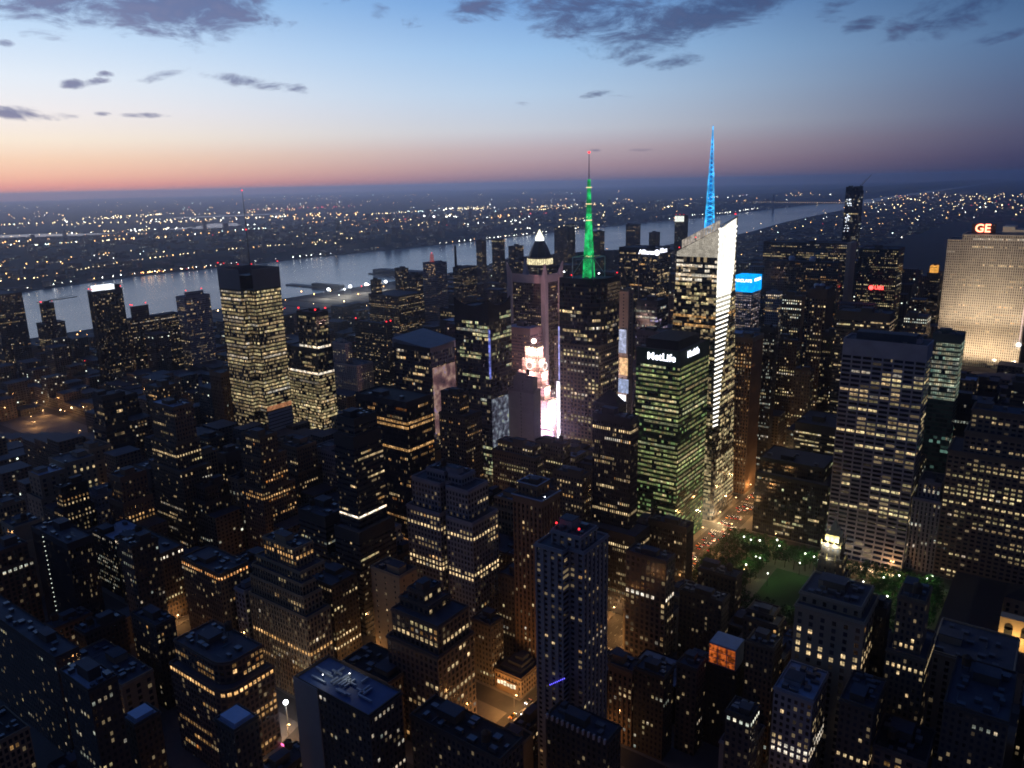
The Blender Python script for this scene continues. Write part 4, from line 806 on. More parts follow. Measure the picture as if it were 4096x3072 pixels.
    if 'rimroof' in feat:
        mb = MB()
        for (a, b, c, e) in ((x0-.4,x1+.4,y0-.4,y0+.4),(x0-.4,x1+.4,y1-.4,y1+.4)): mb.box(a, b, c, e, z+.01, z+.5)
        for (a, b, c, e) in ((x0-.4,x0+.4,y0+.41,y1-.41),(x1-.4,x1+.4,y0+.41,y1-.41)): mb.box(a, b, c, e, z+.01, z+.5)
        part(root, 'roof_rim', mb, M['roofblue'])
        q = T[0]; mb = MB()
        for (a, b, c, e) in ((q[0]-.9,q[1]+.9,q[2]-.9,q[2]-.05),(q[1]+.05,q[1]+.9,q[2]-.04,q[3])): mb.box(a, b, c, e, q[4]-.3, q[4]+.3)
        part(root, 'ledge', mb, M['roofblue']); roof_kit(root, x0+1, x1-1, y0+1, y1-1, z-1.1, R, 3)
        beacon(root, q[1]-.3, q[2]+4, q[4]-1, .5, 2, 'whiteglow', 'roof_lamp')
    if 'bluelights' in feat:
        mb = MB(); bl = glow('balcony blue light', (.12,.1,1), 3)
        for k in range(9): mb.octa((x0+3+k*1.1, T[0][2]-.8, 66+k*.9), .38)
        part(root, 'balcony_lights', mb, bl, weld=False)
    if 'metlife' in feat:
        sign(root, 'MetLife', (x0+(x1-x0)*.58, y0-.4, z-6.5), 8.6, SIGNW, 0); sign(root, 'MetLife', (x1+.4, y0+(y1-y0)*.42, z-5.2), 8.0, SIGNW, 90)
        mb = MB(); mb.box(x0+5, x1-6, y0+8, y1-8, z-1.2, z+7); part(root, 'plant_room', mb, M['roofblack'])
    if 'grace' in feat:
        mb = MB(); n_ = 14; L = x1-x0   # the base sweeps outwards towards the street
        for k in range(8):
            za, zb = 34*(k/8), 34*((k+1)/8); f_ = lambda q: 9*(1-q/34)**2
            mb.face([(x0,y0-f_(za)-.4,za+.16),(x1,y0-f_(za)-.4,za+.16),(x1,y0-f_(zb)-.4,zb+.16),(x0,y0-f_(zb)-.4,zb+.16)], 0, [(0,za/3.95),(round(L/7.4),za/3.95),(round(L/7.4),zb/3.95),(0,zb/3.95)])
            mb.face([(x1,y0-f_(za)-.4,za+.16),(x1,y0,za+.16),(x1,y0,zb+.16),(x1,y0-f_(zb)-.4,zb+.16)], 1)
        part(root, 'sloping_base', mb, [FM['grid'], TM['grid']])
        mb = MB(); mb.box(x0+8, x1-10, y0+9, y1-6, z-1.2, z+5); part(root, 'plant_room', mb, M['roof'])
    if 'bluecrown' in feat:
        mb = MB(); mb.box(x0-.6, x1+.6, y0-.6, y1+.6, z-22, z+3); c_ = part(root, 'screen_crown', mb, BLUEC)
        sign(root, 'BARCLAYS', (cx, y0-1.2, z-4), 6.6, SIGNW, 0); sign(root, 'BARCLAYS', (x1+1.2, cy2, z-3), 6.2, SIGNW, 90)
    if 'allsign' in feat:
        sign(root, 'Allianz', (x1-22, y0-.6, z-8), 11.5, SIGNW, 0); sign(root, 'Allianz', (x1+.6, cy2-2, z-6), 11.5, SIGNW, 90)
        mb = MB(); mb.tube((x1+.0,y0-.8,z-8), (x1,y0-1.2,z-8), 5.2, n=16); part(root, 'sign_disc', mb, SIGNW)
    if 'thinspire' in feat: mb = MB(); mb.tube((x0-5,cy2,z-6), (x0-5,cy2,z+50), .8, n=5, r2=.2); part(root, 'spire', mb, M['metal'])
    if 'billboards' in feat:
        BB = [((.86,.9,1),4.5,50,70,.0,.6), ((.5,.6,.9),.9,73,90,.1,.9), ((1,.6,.3),1.2,95,116,.2,.8), ((.6,.65,.9),.9,122,150,.1,.6)]
        for i, (c, s, za, zb, a, b) in enumerate(BB):
            mb = MB(); mb.box(x0+(x1-x0)*a, x0+(x1-x0)*b+3, y0-1.4, y0-.2, za, zb); part(root, 'billboard', mb, glow('billboard %d' % i, c, s, .5, .3))
    if 'one57' in feat:
        for k in range(7):
            mb = MB(); a = x0+(x1-x0)*k/7; mb.box(a, a+R.uniform(2,4), y0+R.uniform(0,4), y1-R.uniform(0,6), z-1, z+R.uniform(3,11)); part(root, 'unfinished_wall', mb, M['steel'])
        mb = MB(); mb.tube((x1-4,cy2,z), (x1-4,cy2,z+12), .8, n=4); mb.tube((x1-4,cy2,z+8), (x1+18,cy2-6,z+34), .5, n=4); mb.tube((x1-4,cy2,z+12), (x1+8,cy2-3,z+26), .25, n=3); part(root, 'crane', mb, M['steel'])
        mb = MB()
        for k in range(46): mb.octa((R.uniform(x0+4, x0+14), y0-1.0, z-R.choice((18,22,26,30,50,54,58,62,66,74,80,86))-R.random()*2), R.uniform(.7,1.4))
        part(root, 'work_lights', mb, glow('work light', (.8,.88,1), 2.2), weld=False)
    if 'tanend' in feat:
        mb = MB(); mb.box(x1-6, x1+.8, y0-1.0, y1, .16, z+1); part(root, 'end_wall', mb, plain('tan stone end', (.55,.40,.30), .8, .2, .1))
    if 'domes' in feat:
        for k in (0, 1):
            mb = MB(); mb.ball((x0+(x1-x0)*(.35+.28*k), y0+10, z+2.5), 5.0 if key == 'slabB' else 3.6, n=12); part(root, 'radome', mb, WHITEP)
    if 'redstrip' in feat: mb = MB(); mb.box(x1-.6, x1+.4, y0-.6, y0-.1, 50, 112); part(root, 'red_light_strip', mb, glow('red strip', (.8,.03,.04), .6, .5, .4))
    if 'redsign' in feat:
        sign(root, 'UBS', (x1-24, y0-.8, z-64), 8, SIGNR, 0); mb = MB(); mb.tube((x1-36,y0-.6,z-64), (x1-36,y0-1.2,z-64), 3.6, n=14); part(root, 'sign_disc', mb, SIGNR)
    if 'orangecrown' in feat: mb = MB(); mb.box(x0-.4, x1+.4, y0-.4, y1, z-12, z+1); part(root, 'glowing_crown', mb, glow('orange crown', (1,.45,.08), 1.1, .4, .3))
    if 'ge' in feat:
        sign(root, 'GE', (x0+23, y0-.9, z+7), 15, SIGNR2, 0)
        mb = MB(); mb.box(x0+10, x0+38, y0+1, y0+8, z-1, z+13); part(root, 'sign_base', mb, M['steel'])
        for (a, b, h) in ((x0+46,x0+60,10),(x0+60,x1,6)): mb = MB(); mb.box(a, b-.1, y0+.5, y1-4, z-1, z+h); part(root, 'roof_block', mb, TM['gestone'])
        q = T[0]; mb = MB(); mb.box(x0-6, x1+6, y0-42, y0-8, .16, 58); part(root, 'lower_block', mb, TM['blackpier'])
        for k in range(4): light('floodlight', (x0+6+k*24, y0-38, 60), 110000, (1,.76,.5), .5, root, 100, (x0+6+k*24, y0, 105))
        [light('floodlight', (x0-4+k*21, y0-40, 61), 330000, (1,.80,.58), .5, root, 48, (x0-2+k*21, y0, 205)) for k in range(5)]
        mb = MB(); mb.box(x1-2.4, x1-1.2, y0-1.4, y0-.3, 95, 160); part(root, 'corner_light', mb, glow('corner glow', (1,.72,.66), 1.2, .3, .1)); mb = MB(); mb.ball((x1-2,y0-3,93), 2.6); part(root, 'roof_lamp', mb, M['whiteglow'])
    if 'radiator' in feat:
        CRW = plain('gilded stone', (.5,.42,.2), .5, .3, .5)
        mb = MB(); mb.box(x0+1.5, x1-1.5, y0+1.5, y1-1.5, z-1, z+5); part(root, 'crown', mb, CRW); mb = MB(); mb.box(x0+3, x1-3, y0+3, y1-3, z+4.9, z+8); part(root, 'crown', mb, CRW); mb = MB(); mb.prism(rect(x0+3.6,x1-3.6,y0+3.6,y1-3.6), z+8.01, z+14, 0, rect(cx-.4,cx+.4,cy2-.4,cy2+.4)); part(root, 'crown_spire', mb, CRW)
        for (a, b, c, e, zz) in T:
            for k in range(4):
                for (qx, qy) in ((a+(b-a)*k/3, c), (b, c+(e-c)*k/3)):
                    mb = MB(); mb.tube((qx,qy,zz-2), (qx,qy,zz+2.6), .55, n=4, r2=.1); part(root, 'pinnacle', mb, CRW)
        for (lx, ly, lz, pw) in ((x0+3,y0-1.6,z-1,8000),(x1-3,y0-1.6,z-1,8000),(x1+2,y0+3,z-12,9000),(x1+2,y0+6,z-22,8000),(cx,y0-3,z-9,700)):
            light('uplight', (lx,ly,lz), pw, (1,.93,.62), .3, root)
        for (lx, ly, lz) in ((x0-.8,y0-.6,z-12),(x0-.8,y0-.6,z-20),(x1+.9,y0-.4,z-12),(x1+.9,y0,z-19),(x1+.9,y0,z-26),(cx,y0-.8,z-17)): mb = MB(); mb.ball((lx,ly,lz), .45); part(root, 'ledge_lamp', mb, glow('ledge lamp', (.8,.85,1), 5))
    if 'attic' in feat:
        lit_windows(root, [s for s in sides if s[8] > T[0][4]], (.9,'amber',1), (), 20, R, zmin=T[0][4]); roof_kit(root, x0+1, x1-1, y0+1, y1-1, z-1.1, R, 9)
    if 'brackets' in feat:
        for k in range(12): mb = MB(); q = x0+1+(x1-x0-2)*k/11; mb.box(q-.4, q+.4, y0-1.3, y0-.02, z-1.8, z+.6); part(root, 'bracket', mb, PALE)
    if 'orangeroom' in feat:
        mb = MB(); a = (x0+2, x1-1, y0+.3, y0+14); mb.box(a[0], a[1], a[2]+.6, a[3], z-1.05, z+13); rm_ = part(root, 'rooftop_room', mb, M['roofblue'])
        mb = MB()
        for i in range(3):
            for j in range(3):
                w = (a[1]-a[0])/3; mb.face([(a[0]+i*w+.25,a[2]+.5,z+.3+j*4),(a[0]+(i+1)*w-.25,a[2]+.5,z+.3+j*4),(a[0]+(i+1)*w-.25,a[2]+.5,z+3.9+j*4),(a[0]+i*w+.25,a[2]+.5,z+3.9+j*4)])
        part(root, 'glass_front', mb, glow('orange interior', (1,.2,.035), .5, .9, .5), rm_, weld=False)
    if 'hipcap' in feat:
        mb = MB(); q = inset(rect(x0,x1,y0,y1), .2); mb.prism(q, z-1, z+10, 0, inset(q, 9)); part(root, 'hipped_roof', mb, M['roofblack'])
    if 'blueroof' in feat:
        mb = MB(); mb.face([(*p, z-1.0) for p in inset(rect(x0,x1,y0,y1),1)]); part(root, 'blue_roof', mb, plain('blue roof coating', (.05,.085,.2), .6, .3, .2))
        for k in range(20):
            ax, ay = R.uniform(x0+2,x1-12), R.uniform(y0+3,y1-6); mb = MB()
            if k % 2: mb.box(ax, ax+R.uniform(5,11), ay, ay+.8, z-.6, z+.3)
            else: mb.box(ax, ax+.8, ay, ay+R.uniform(4,8), z-.6, z+.3)
            part(root, 'duct', mb, M['roofblue'])
        for (ax, ay) in ((x0+14,y0+6),(x0+24,y0+14)): light('roof_light', (ax,ay,z+4), 420, (1,.95,.75), .3, root); beacon(root, ax, ay, z-1, .35, 3.4, 'whiteglow', 'roof_lamp')
        mb = MB(); mb.box(x0-.6, x0+17, y0-.6, y0-.05, .16, z-.5); part(root, 'blank_wall', mb, plain('pale render', (.33,.30,.27), .8, .15, .1))
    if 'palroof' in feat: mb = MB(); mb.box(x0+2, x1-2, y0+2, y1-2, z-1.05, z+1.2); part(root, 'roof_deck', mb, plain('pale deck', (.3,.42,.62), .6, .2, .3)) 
    if 'stepsroof' in feat:
        for k in range(3): mb = MB(); mb.box(x0+2+k*3, x1-3-k*2, y0+4+k*4, y1-2, z-1+k*2.2, z+1.2+k*2.2); part(root, 'roof_step', mb, M['roof'])
    if 'lightcol' in feat:
        mb = MB()
        for k in range(22): mb.octa((x0+(x1-x0)*.35, y0-.5, z-4-k*3.7), .42)
        part(root, 'stair_lights', mb, glow('stair light', (.85,.95,.8), 1.6), weld=False)
    if 'crane' in feat: mb = MB(); mb.tube((x1+6,cy2,0), (x1+6,cy2,z+6), 1, n=4); mb.tube((x1-18,cy2-10,z+1), (x1+30,cy2+40,z+9), .9, n=4); mb.tube((x1+6,cy2,z+6), (x1+26,cy2+34,z+12), .4, n=3); part(root, 'crane', mb, M['steel'])
    if 'whitecrown' in feat:
        mb = MB(); mb.box(x0+1.5, x1-1.5, y0+6, y1-12, z-1, z+8); part(root, 'glowing_crown', mb, glow('white crown', (.85,.92,1), 2.2, .4, .2)); mb = MB(); mb.box(x0+1.5, x1-1.5, y1-11.9, y1-2, z-1, z+7); part(root, 'plant_room', mb, M['steel'])
    if 'redmast' in feat:
        lattice(root, x0+10, cy2, z-1, z+16, 6, 4, glow('red mast', (.7,.15,.13), .5, .5, .5), 'antenna', 4, .5); beacon(root, x0+10, cy2, z+15, 1.4)
        mb = MB()
        for k in range(14): mb.octa((x1-R.uniform(1,22), y0-.6, z-R.uniform(3,26)), 1.0)
        part(root, 'penthouse_lights', mb, glow('amber penthouse', (1,.6,.28), 1.1), weld=False)
    if 'stack' in feat: mb = MB(); mb.tube((x0+4,y0+6,z-1), (x0+4,y0+6,z+46), 3.0, n=10, r2=2.4); part(root, 'smokestack', mb, M['steel'])
    if 'slotcrown' in feat:
        for k in range(7): mb = MB(); q = x0+(x1-x0)*(k+.15)/7; mb.box(q, q+(x1-x0)*.7/7, y0-.6, y0-.1, z-16, z-1); part(root, 'crown_light', mb, glow('crown slot', (.9,.95,.85), 1.5))
        for q in (x0+2, cx, x1-2): beacon(root, q, y0+2, z, 1.3)
# ---- the white edged crystal tower beside the park
r_ = random.Random(77)
bx0, bx1, by0, by1 = -323.0, -273.0, 693.0, 745.0
boa = tag(empty('crystal_tower', (-298, 722, 0)), 'tall faceted glass tower with slanted roof, bright white banded corner and blue lit spire', 'skyscraper')
TAKEN.append((bx0, bx1+5, by0, by1)); keep(bx0, bx1, by0, by1, 250, 1150)
def boa_ring(z):
    t = max(0, min(1, (z-15)/268)); c = interp([(0,2),(.3,8),(.49,17),(.716,33),(.825,41),(1,49)], t); s = 8*t
    return [(bx0+s, by0+2*t), (bx1-4*t, by0+.5*t), (bx1+3-8*t, by0+c), (bx1+3-10*t, by1-.5*t), (bx0+s, by1-4*t)]
def rooftop(x, y): return 257 + (x-bx0-8)*.52 + max(0, y-by0)*.20   # the sloping top
zs = [0.15, 15] + [15+4.2*k for k in range(1, 56)]
wallmb = [MB() for _ in range(5)]; bands = []
for k in range(len(zs)-1):
    a, b = boa_ring(zs[k]), boa_ring(zs[k+1])
    for i in range(5):
        j = (i+1) % 5; L = math.hypot(b[j][0]-b[i][0], b[j][1]-b[i][1]); nb = max(1, round(L/2.3)) if i != 1 else max(1, round(L/2.3))
        wallmb[i].face([(*a[i],zs[k]),(*a[j],zs[k]),(*b[j],zs[k+1]),(*b[i],zs[k+1])], 0, [(0,zs[k]/4.2),(nb,zs[k]/4.2),(nb,zs[k+1]/4.2),(0,zs[k+1]/4.2)])
zl = zs[-1]; a = boa_ring(zl)
for i in range(5):
    j = (i+1) % 5; h = lambda p: rooftop(*p)
    wallmb[i].face([(*a[i],zl),(*a[j],zl),(*a[j],h(a[j])),(*a[i],h(a[i]))], 0, [(0,0),(12,0),(12,4),(0,3)])
for i in range(5): wallmb[i].build('glass_wall', [FM['boa']], boa)
mb = MB(); mb.face([(*p, rooftop(*p)-.6) for p in a]); mb.build('sloping_roof', M['metal'], boa)
BOAW = glow('crystal corner light', (1,.97,.88), 2.6, .15, .2); BOAP = glow('crystal corner glass', (1,.93,.74), .75, .5, .25); BOAT = glow('crystal corner top', (1,.96,.84), 1.7, .35, .2)
for k in range(1, 57):
    z = 15+4.2*k
    if z < 92: continue
    r0, r1 = boa_ring(z), boa_ring(z+1.5)
    p, q = r0[1], r0[2]; p1, q1 = r1[1], r1[2]; nx, ny = .9, -.45
    hot = z > 158
    mb = MB(); t0_ = 0.0; o_ = lambda v: (v[0]+nx*.5, v[1]+ny*.5)
    mb.face([(*o_(p),z),(*o_(q),z),(*o_(q1),z+(1.5 if z < 222 or r_.random() < .3 else 2.6)),(*o_(p1),z+(1.5 if z < 222 else 2.6))]); mb.build('corner_light_band', BOAW, boa)
    if z > 196:
        mb = MB(); r2_ = boa_ring(z+4.1); mb.face([(p[0]+nx*.2,p[1]+ny*.2,z),(q[0]+nx*.2,q[1]+ny*.2,z),(r2_[2][0]+nx*.2,r2_[2][1]+ny*.2,z+4.1),(r2_[1][0]+nx*.2,r2_[1][1]+ny*.2,z+4.1)]); mb.build('corner_glass', BOAP if z < 216 else BOAT, boa)
mb = MB(); p, q = boa_ring(250)[1], boa_ring(250)[2]; r9 = boa_ring(275)
cg = MB(); A0 = boa_ring(244); A1 = boa_ring(zl); a0, b0 = A0[0], A0[1]; a1, b1 = A1[0], A1[1]
cg.face([(a0[0]+.2,a0[1]-.35,252),(b0[0],b0[1]-.35,252),(b1[0],b1[1]-.35,rooftop(*b1)-.5),(a1[0]+.2,a1[1]-.35,rooftop(*a1)-.5)])
cg2 = MB(); q1 = A1[2]; cg2.face([(b1[0]+.6,b1[1]-.3,zl-4),(q1[0]+.6,q1[1]-.3,zl-4),(q1[0]+.6,q1[1]-.3,rooftop(*q1)-.6),(b1[0]+.6,b1[1]-.3,rooftop(*b1)-.6)]); cg2.build('corner_glass', BOAT, boa)
cg.build('crown_glass', glow('crown glass light', (1,.9,.74), .5, .55, 1.3), boa)
for k in range(6):
    z = 254+4.4*k; p = boa_ring(z)[1]; q = boa_ring(z)[2]
    zp = min(rooftop(*p), 999)
    if z+1.8 < rooftop(*q):
        t_ = 0 if z < zp else min(.9, (z-zp)/max(1, rooftop(*q)-zp)); P0 = (p[0]+(q[0]-p[0])*t_, p[1]+(q[1]-p[1])*t_)
        mb.face([(P0[0]+.5,P0[1]-.3,z),(q[0]+.5,q[1]-.3,z),(q[0]+.5,q[1]-.3,z+1.9),(P0[0]+.5,P0[1]-.3,z+1.9)])
mb.build('corner_light_band', BOAW, boa, weld=False)
# lit storeys on the two long faces
def boa_windows(face, cap):
    W = []
    for k in range(0, 56):
        z = 15+4.2*k+2.1; R0 = boa_ring(z); a, b = R0[face], R0[(face+1) % 5]; L = math.hypot(b[0]-a[0], b[1]-a[1])
        if L < 4: continue
        nx, ny = (b[1]-a[1])/L, -(b[0]-a[0])/L; nb = int(L/2.3); hot = 218 < z < 240 or z > 245
        full = z in () or (face == 0 and any(abs(z-q) < 2.1 for q in (251, 243, 236, 197, 189))) or (face == 2 and z > 100 and r_.random() < .35) or (z < 60 and r_.random() < .6)
        p = .9 if full else (.25 if z < 215 else .4)*r_.random()*1.6
        c = 'white' if z > 230 else ('amber' if abs(z-193) < 7 else 'yellow'); i = 0
        while i < nb:
            if r_.random() < p:
                for j in range(i, min(nb, i+r_.choice((1, 2, 3)))):
                    t = (j+.5)/nb; W.append((z, a[0]+(b[0]-a[0])*t+nx*.08, a[1]+(b[1]-a[1])*t+ny*.08, nx, ny, L/nb*.88, 2.5, c, r_.choice((.4,.6,.9,1.2)) if z < 230 else 1.5))
                i = j
            i += 1
    mats = []; mi = {}; mb = MB(); r_.shuffle(W)
    for n_, (z, x, y, nx, ny, w, h, c, s) in enumerate(W):
        mt = gm_(c, s)
        if n_ < cap:
            if mt.name not in QUADS: QUADS[mt.name] = unit_quad(mt)
            o = bpy.data.objects.new('window', QUADS[mt.name]); COL.objects.link(o); o.parent = boa; o.location = (x+298, y-722, z); o.scale = (w,1,h); o.rotation_euler[2] = math.atan2(nx, -ny); continue
        if mt.name not in mi: mi[mt.name] = len(mats); mats.append(mt)
        ux, uy = -ny*w/2, nx*w/2; mb.face([(x-ux,y-uy,z-h/2),(x+ux,y+uy,z-h/2),(x+ux,y+uy,z+h/2),(x-ux,y-uy,z+h/2)], mi[mt.name], [(0,0),(1,0),(1,1),(0,1)])
    tag(mb.build('window', mats, boa, weld=False), kind='stuff')
boa_windows(0, 60); boa_windows(2, 40)
# roof screens: a raised glazed fin along the slope, and the spire with its spiral of struts
mb = MB(); N = 14
for k in range(N):
    xa, xb = bx0+8+(bx1-bx0-14)*k/N, bx0+8+(bx1-bx0-14)*(k+.9)/N; ya = by0+10
    mb.face([(xa,ya,rooftop(xa,ya)-.5),(xb,ya,rooftop(xb,ya)-.5),(xb,ya,rooftop(xb,ya)+7),(xa,ya,rooftop(xa,ya)+7)])
mb.build('roof_screen', glow('lit screen', (1,.86,.72), .55, .6, .3), boa, weld=False)
sx, sy, sz0, sz1 = -298.5, 725.0, 262.0, 366.0
mb = MB()
def sp(k, z):
    t = (z-sz0)/(sz1-sz0); r = 5.2*(1-t)**.9+.3; a_ = k*2*math.pi/3; return (sx+r*math.cos(a_), sy+r*math.sin(a_), z)
for k in range(3):
    for i in range(26):
        za, zb = sz0+(sz1-sz0)*i/26, sz0+(sz1-sz0)*(i+1)/26; mb.tube(sp(k,za), sp(k,zb), .5*(1-i/32), n=4); mb.tube(sp(k,za), sp(k+1,zb), .34*(1-i/34), n=3); mb.tube(sp(k+1,za), sp(k,zb), .34*(1-i/34), n=3)
mb.build('spire', BLUEG, boa, weld=False)
mb = MB(); mb.tube((sx,sy,sz0), (sx,sy,sz1+1), 2.6, n=8, r2=.2); mb.build('spire_core', glow('blue lit core', (.02,.25,.85), .85, .5, .2), boa)
beacon(boa, bx1-6, by1-6, rooftop(bx1-6, by1-6), 1.1); beacon(boa, bx0+9, by0+2, 257, .8); beacon(boa, bx0+22, by0+8, 266, .8)
# ------------------------------------------------------------------ the lie of the land
EAST = [(-4000,-1950),(2400,-1950),(3300,-1800),(4363,-1640),(5084,-1735),(6051,-1858),(8358,-2000),(12000,-2330),(47000,-2900)]
WEST = [(-4000,-2900),(0,-2900),(1091,-2890),(1600,-3010),(2500,-2985),(3466,-2880),(5056,-2878),(6551,-2720),(8000,-2740),(12000,-2560),(47000,-3000)]
def sst(v, a, b):
    t = max(0, min(1, (v-a)/(b-a))); return t*t*(3-2*t)
def bump(x, y): return math.sin(x*.0011+1.3)*math.sin(y*.0009+.4) + .5*math.sin(x*.0031)*math.sin(y*.0027+2)
def west_h(x, y):
    off = interp(WEST, y)-x
    ridge = (14+30*sst(y, 200, 2600)+22*sst(y, 3500, 9000))*sst(off, 60, 230)*(1-sst(off, 1300, 3200))
    far = 8*sst(off, 7000, 13000)+8*sst(off, 17000, 36000)
    return 1.5+max(0, ridge*(1+.12*bump(x*3, y*3)))+far*(1+.35*bump(x*.7, y*.7))
def grid_mesh(name, xs_of, ys, h, mt, kind='structure', label=None):
    me = bpy.data.meshes.new(name); v = []; f = []; n = len(xs_of(ys[0]))
    for y in ys:
        for x in xs_of(y): v.append((x, y, h(x, y)))
    for j in range(len(ys)-1):
        for i in range(n-1): a = j*n+i; f.append((a, a+1, a+n+1, a+n))
    me.from_pydata(v, [], f); me.materials.append(mt); me.update()
    o = bpy.data.objects.new(name, me); COL.objects.link(o); tag(o, kind=kind); return o
ys = [-6000,-3000,-1000,0,400,800,1200,1600,2000,2500,3000,3500,4200,5000,6000,7000,8000,9500,11000,13000,15500,18500,22000,26000,31000,38000]
offs = [0,60,110,170,230,400,700,1000,1300,1800,2500,3200,4500,6000,7500,9000,11000,13000,15500,18500,22000,26000,31000,38000]
grid_mesh('hills', lambda y: [interp(WEST, y)-o_ for o_ in offs][::-1], ys, west_h, M['wood_hill'])
eo = [0,8,400,900,1500,2000,2300,2700,3500,5000,8000,14000,22000,32000]
grid_mesh('ground', lambda y: [interp(EAST, y)+o_ for o_ in eo], ys, lambda x, y: 0.0 if x-interp(EAST, y) > 4 and y < 9000 else (-1.0 if x-interp(EAST, y) <= 4 else 12*sst(y, 9000, 30000)*(1+.3*bump(x, y))), M['land'])
mt, gm2 = new_mat('river water')
ge = gm2.new('ShaderNodeNewGeometry'); n_ = gm2.new('ShaderNodeTexNoise'); n_.inputs['Scale'].default_value = .05; n_.inputs['Detail'].default_value = 8; n_.inputs['Roughness'].default_value = .7
sc_ = gm2.new('ShaderNodeVectorMath', operation='MULTIPLY'); gm2.l.new(ge.outputs['Position'], sc_.inputs[0]); sc_.inputs[1].default_value = (1, .45, 1); gm2.l.new(sc_.outputs[0], n_.inputs['Vector'])
n3 = gm2.new('ShaderNodeTexNoise'); n3.inputs['Scale'].default_value = .0028; n3.inputs['Detail'].default_value = 3; gm2.l.new(sc_.outputs[0], n3.inputs['Vector'])
b_ = gm2.new('ShaderNodeBump'); b_.inputs['Strength'].default_value = .3; b_.inputs['Distance'].default_value = 1.6; gm2.l.new(n_.outputs[0], b_.inputs['Height'])
p_ = principled(gm2, (.10,.125,.165,1), gm2.m('ADD', gm2.m('MULTIPLY', n3.outputs[0], .16), .10), 0, .5); p_.inputs['IOR'].default_value = 1.33; gm2.l.new(b_.outputs[0], p_.inputs['Normal']); out(gm2, p_.outputs[0])
WATER = mt
mb = MB(); mb.face([(-4600,-6000,-.6),(-1900,-6000,-.6),(-1500,2400,-.6),(-1300,4400,-.6),(-1600,9000,-.6),(-1800,38000,-.6),(-6000,38000,-.6),(-3300,9000,-.6),(-3300,0,-.6)]); tag(mb.build('river', WATER), kind='structure')
for pts in ([(-7100,2150),(-6500,2500),(-6050,2900),(-6080,3150),(-6700,2900),(-7100,2500)], [(-6120,3560),(-5880,3900),(-6060,4260),(-6560,4560),(-6700,4380),(-6350,4000)], [(-8600,5000),(-8100,6300),(-8300,6500),(-8800,5400)]):
    mb = MB(); mb.face([(x, y, west_h(x, y)*0+14) for x, y in pts]); mb.face([(x, y, 13) for x, y in reversed(pts)])
    tag(mb.build('water', WATER), kind='structure')
# ------------------------------------------------------------------ streets near by: one asphalt sheet, kerbed blocks, paint
AV = [75, -255, -522, -796, -1070, -1344, -1618, -1890]
ST = lambda n: 40+80.5*(n-34)
BW = lambda y: -340-(y-215)*.256          # the diagonal avenue
mb = MB(); mb.face([(-1935,-100,.02),(300,-100,.02),(300,2040,.02),(-1935,2040,.02)]); tag(mb.build('road', M['asphalt']), kind='structure')
def clip_bw(x0, x1, y0, y1):
    """pieces of a block left of and right of the diagonal"""
    a, b = BW(y0), BW(y1)
    if y0 < 150 or max(a, b)+11 < x0 or min(a, b)-11 > x1: return [[(x0,y0),(x1,y0),(x1,y1),(x0,y1)]]
    o = []
    if min(a, b)-11 > x0+6: o.append([(x0,y0),(min(x1,a-11),y0),(min(x1,b-11),y1),(x0,y1)])
    if max(a, b)+11 < x1-6: o.append([(max(x0,a+11),y0),(x1,y0),(x1,y1),(max(x0,b+11),y1)])
    return o
mb = MB()
for i in range(7):
    for n in range(33, 59):
        x0, x1, y0, y1 = AV[i+1]+12, AV[i]-12, ST(n)+7, ST(n+1)-7
        if n in (40, 41) and i == 0: x0, x1, y0, y1 = -241, 60, ST(40)+7, ST(42)-11
        if n == 41 and i == 0: continue
        for q in clip_bw(x0, x1, y0, y1): mb.prism(q, .024, .14)
o = mb.build('pavement', M['paving'], weld=False); tag(o, kind='structure')
mb = MB()
for y in range(180, 900, 9):
    for dx_ in (-6, -2, 2, 6): mb.face([(-255+dx_-.08,y,.026),(-255+dx_+.08,y,.026),(-255+dx_+.08,y+3.4,.026),(-255+dx_-.08,y+3.4,.026)])
for n in range(36, 46):
    for s in (-1, 1):
        for k in range(9): x = -255-9+k*2.1; mb.face([(x,ST(n)+s*9-1.4,.026),(x+1,ST(n)+s*9-1.4,.026),(x+1,ST(n)+s*9+1.4,.026),(x,ST(n)+s*9+1.4,.026)])
tag(mb.build('road_marking', M['paint'], weld=False), kind='structure')
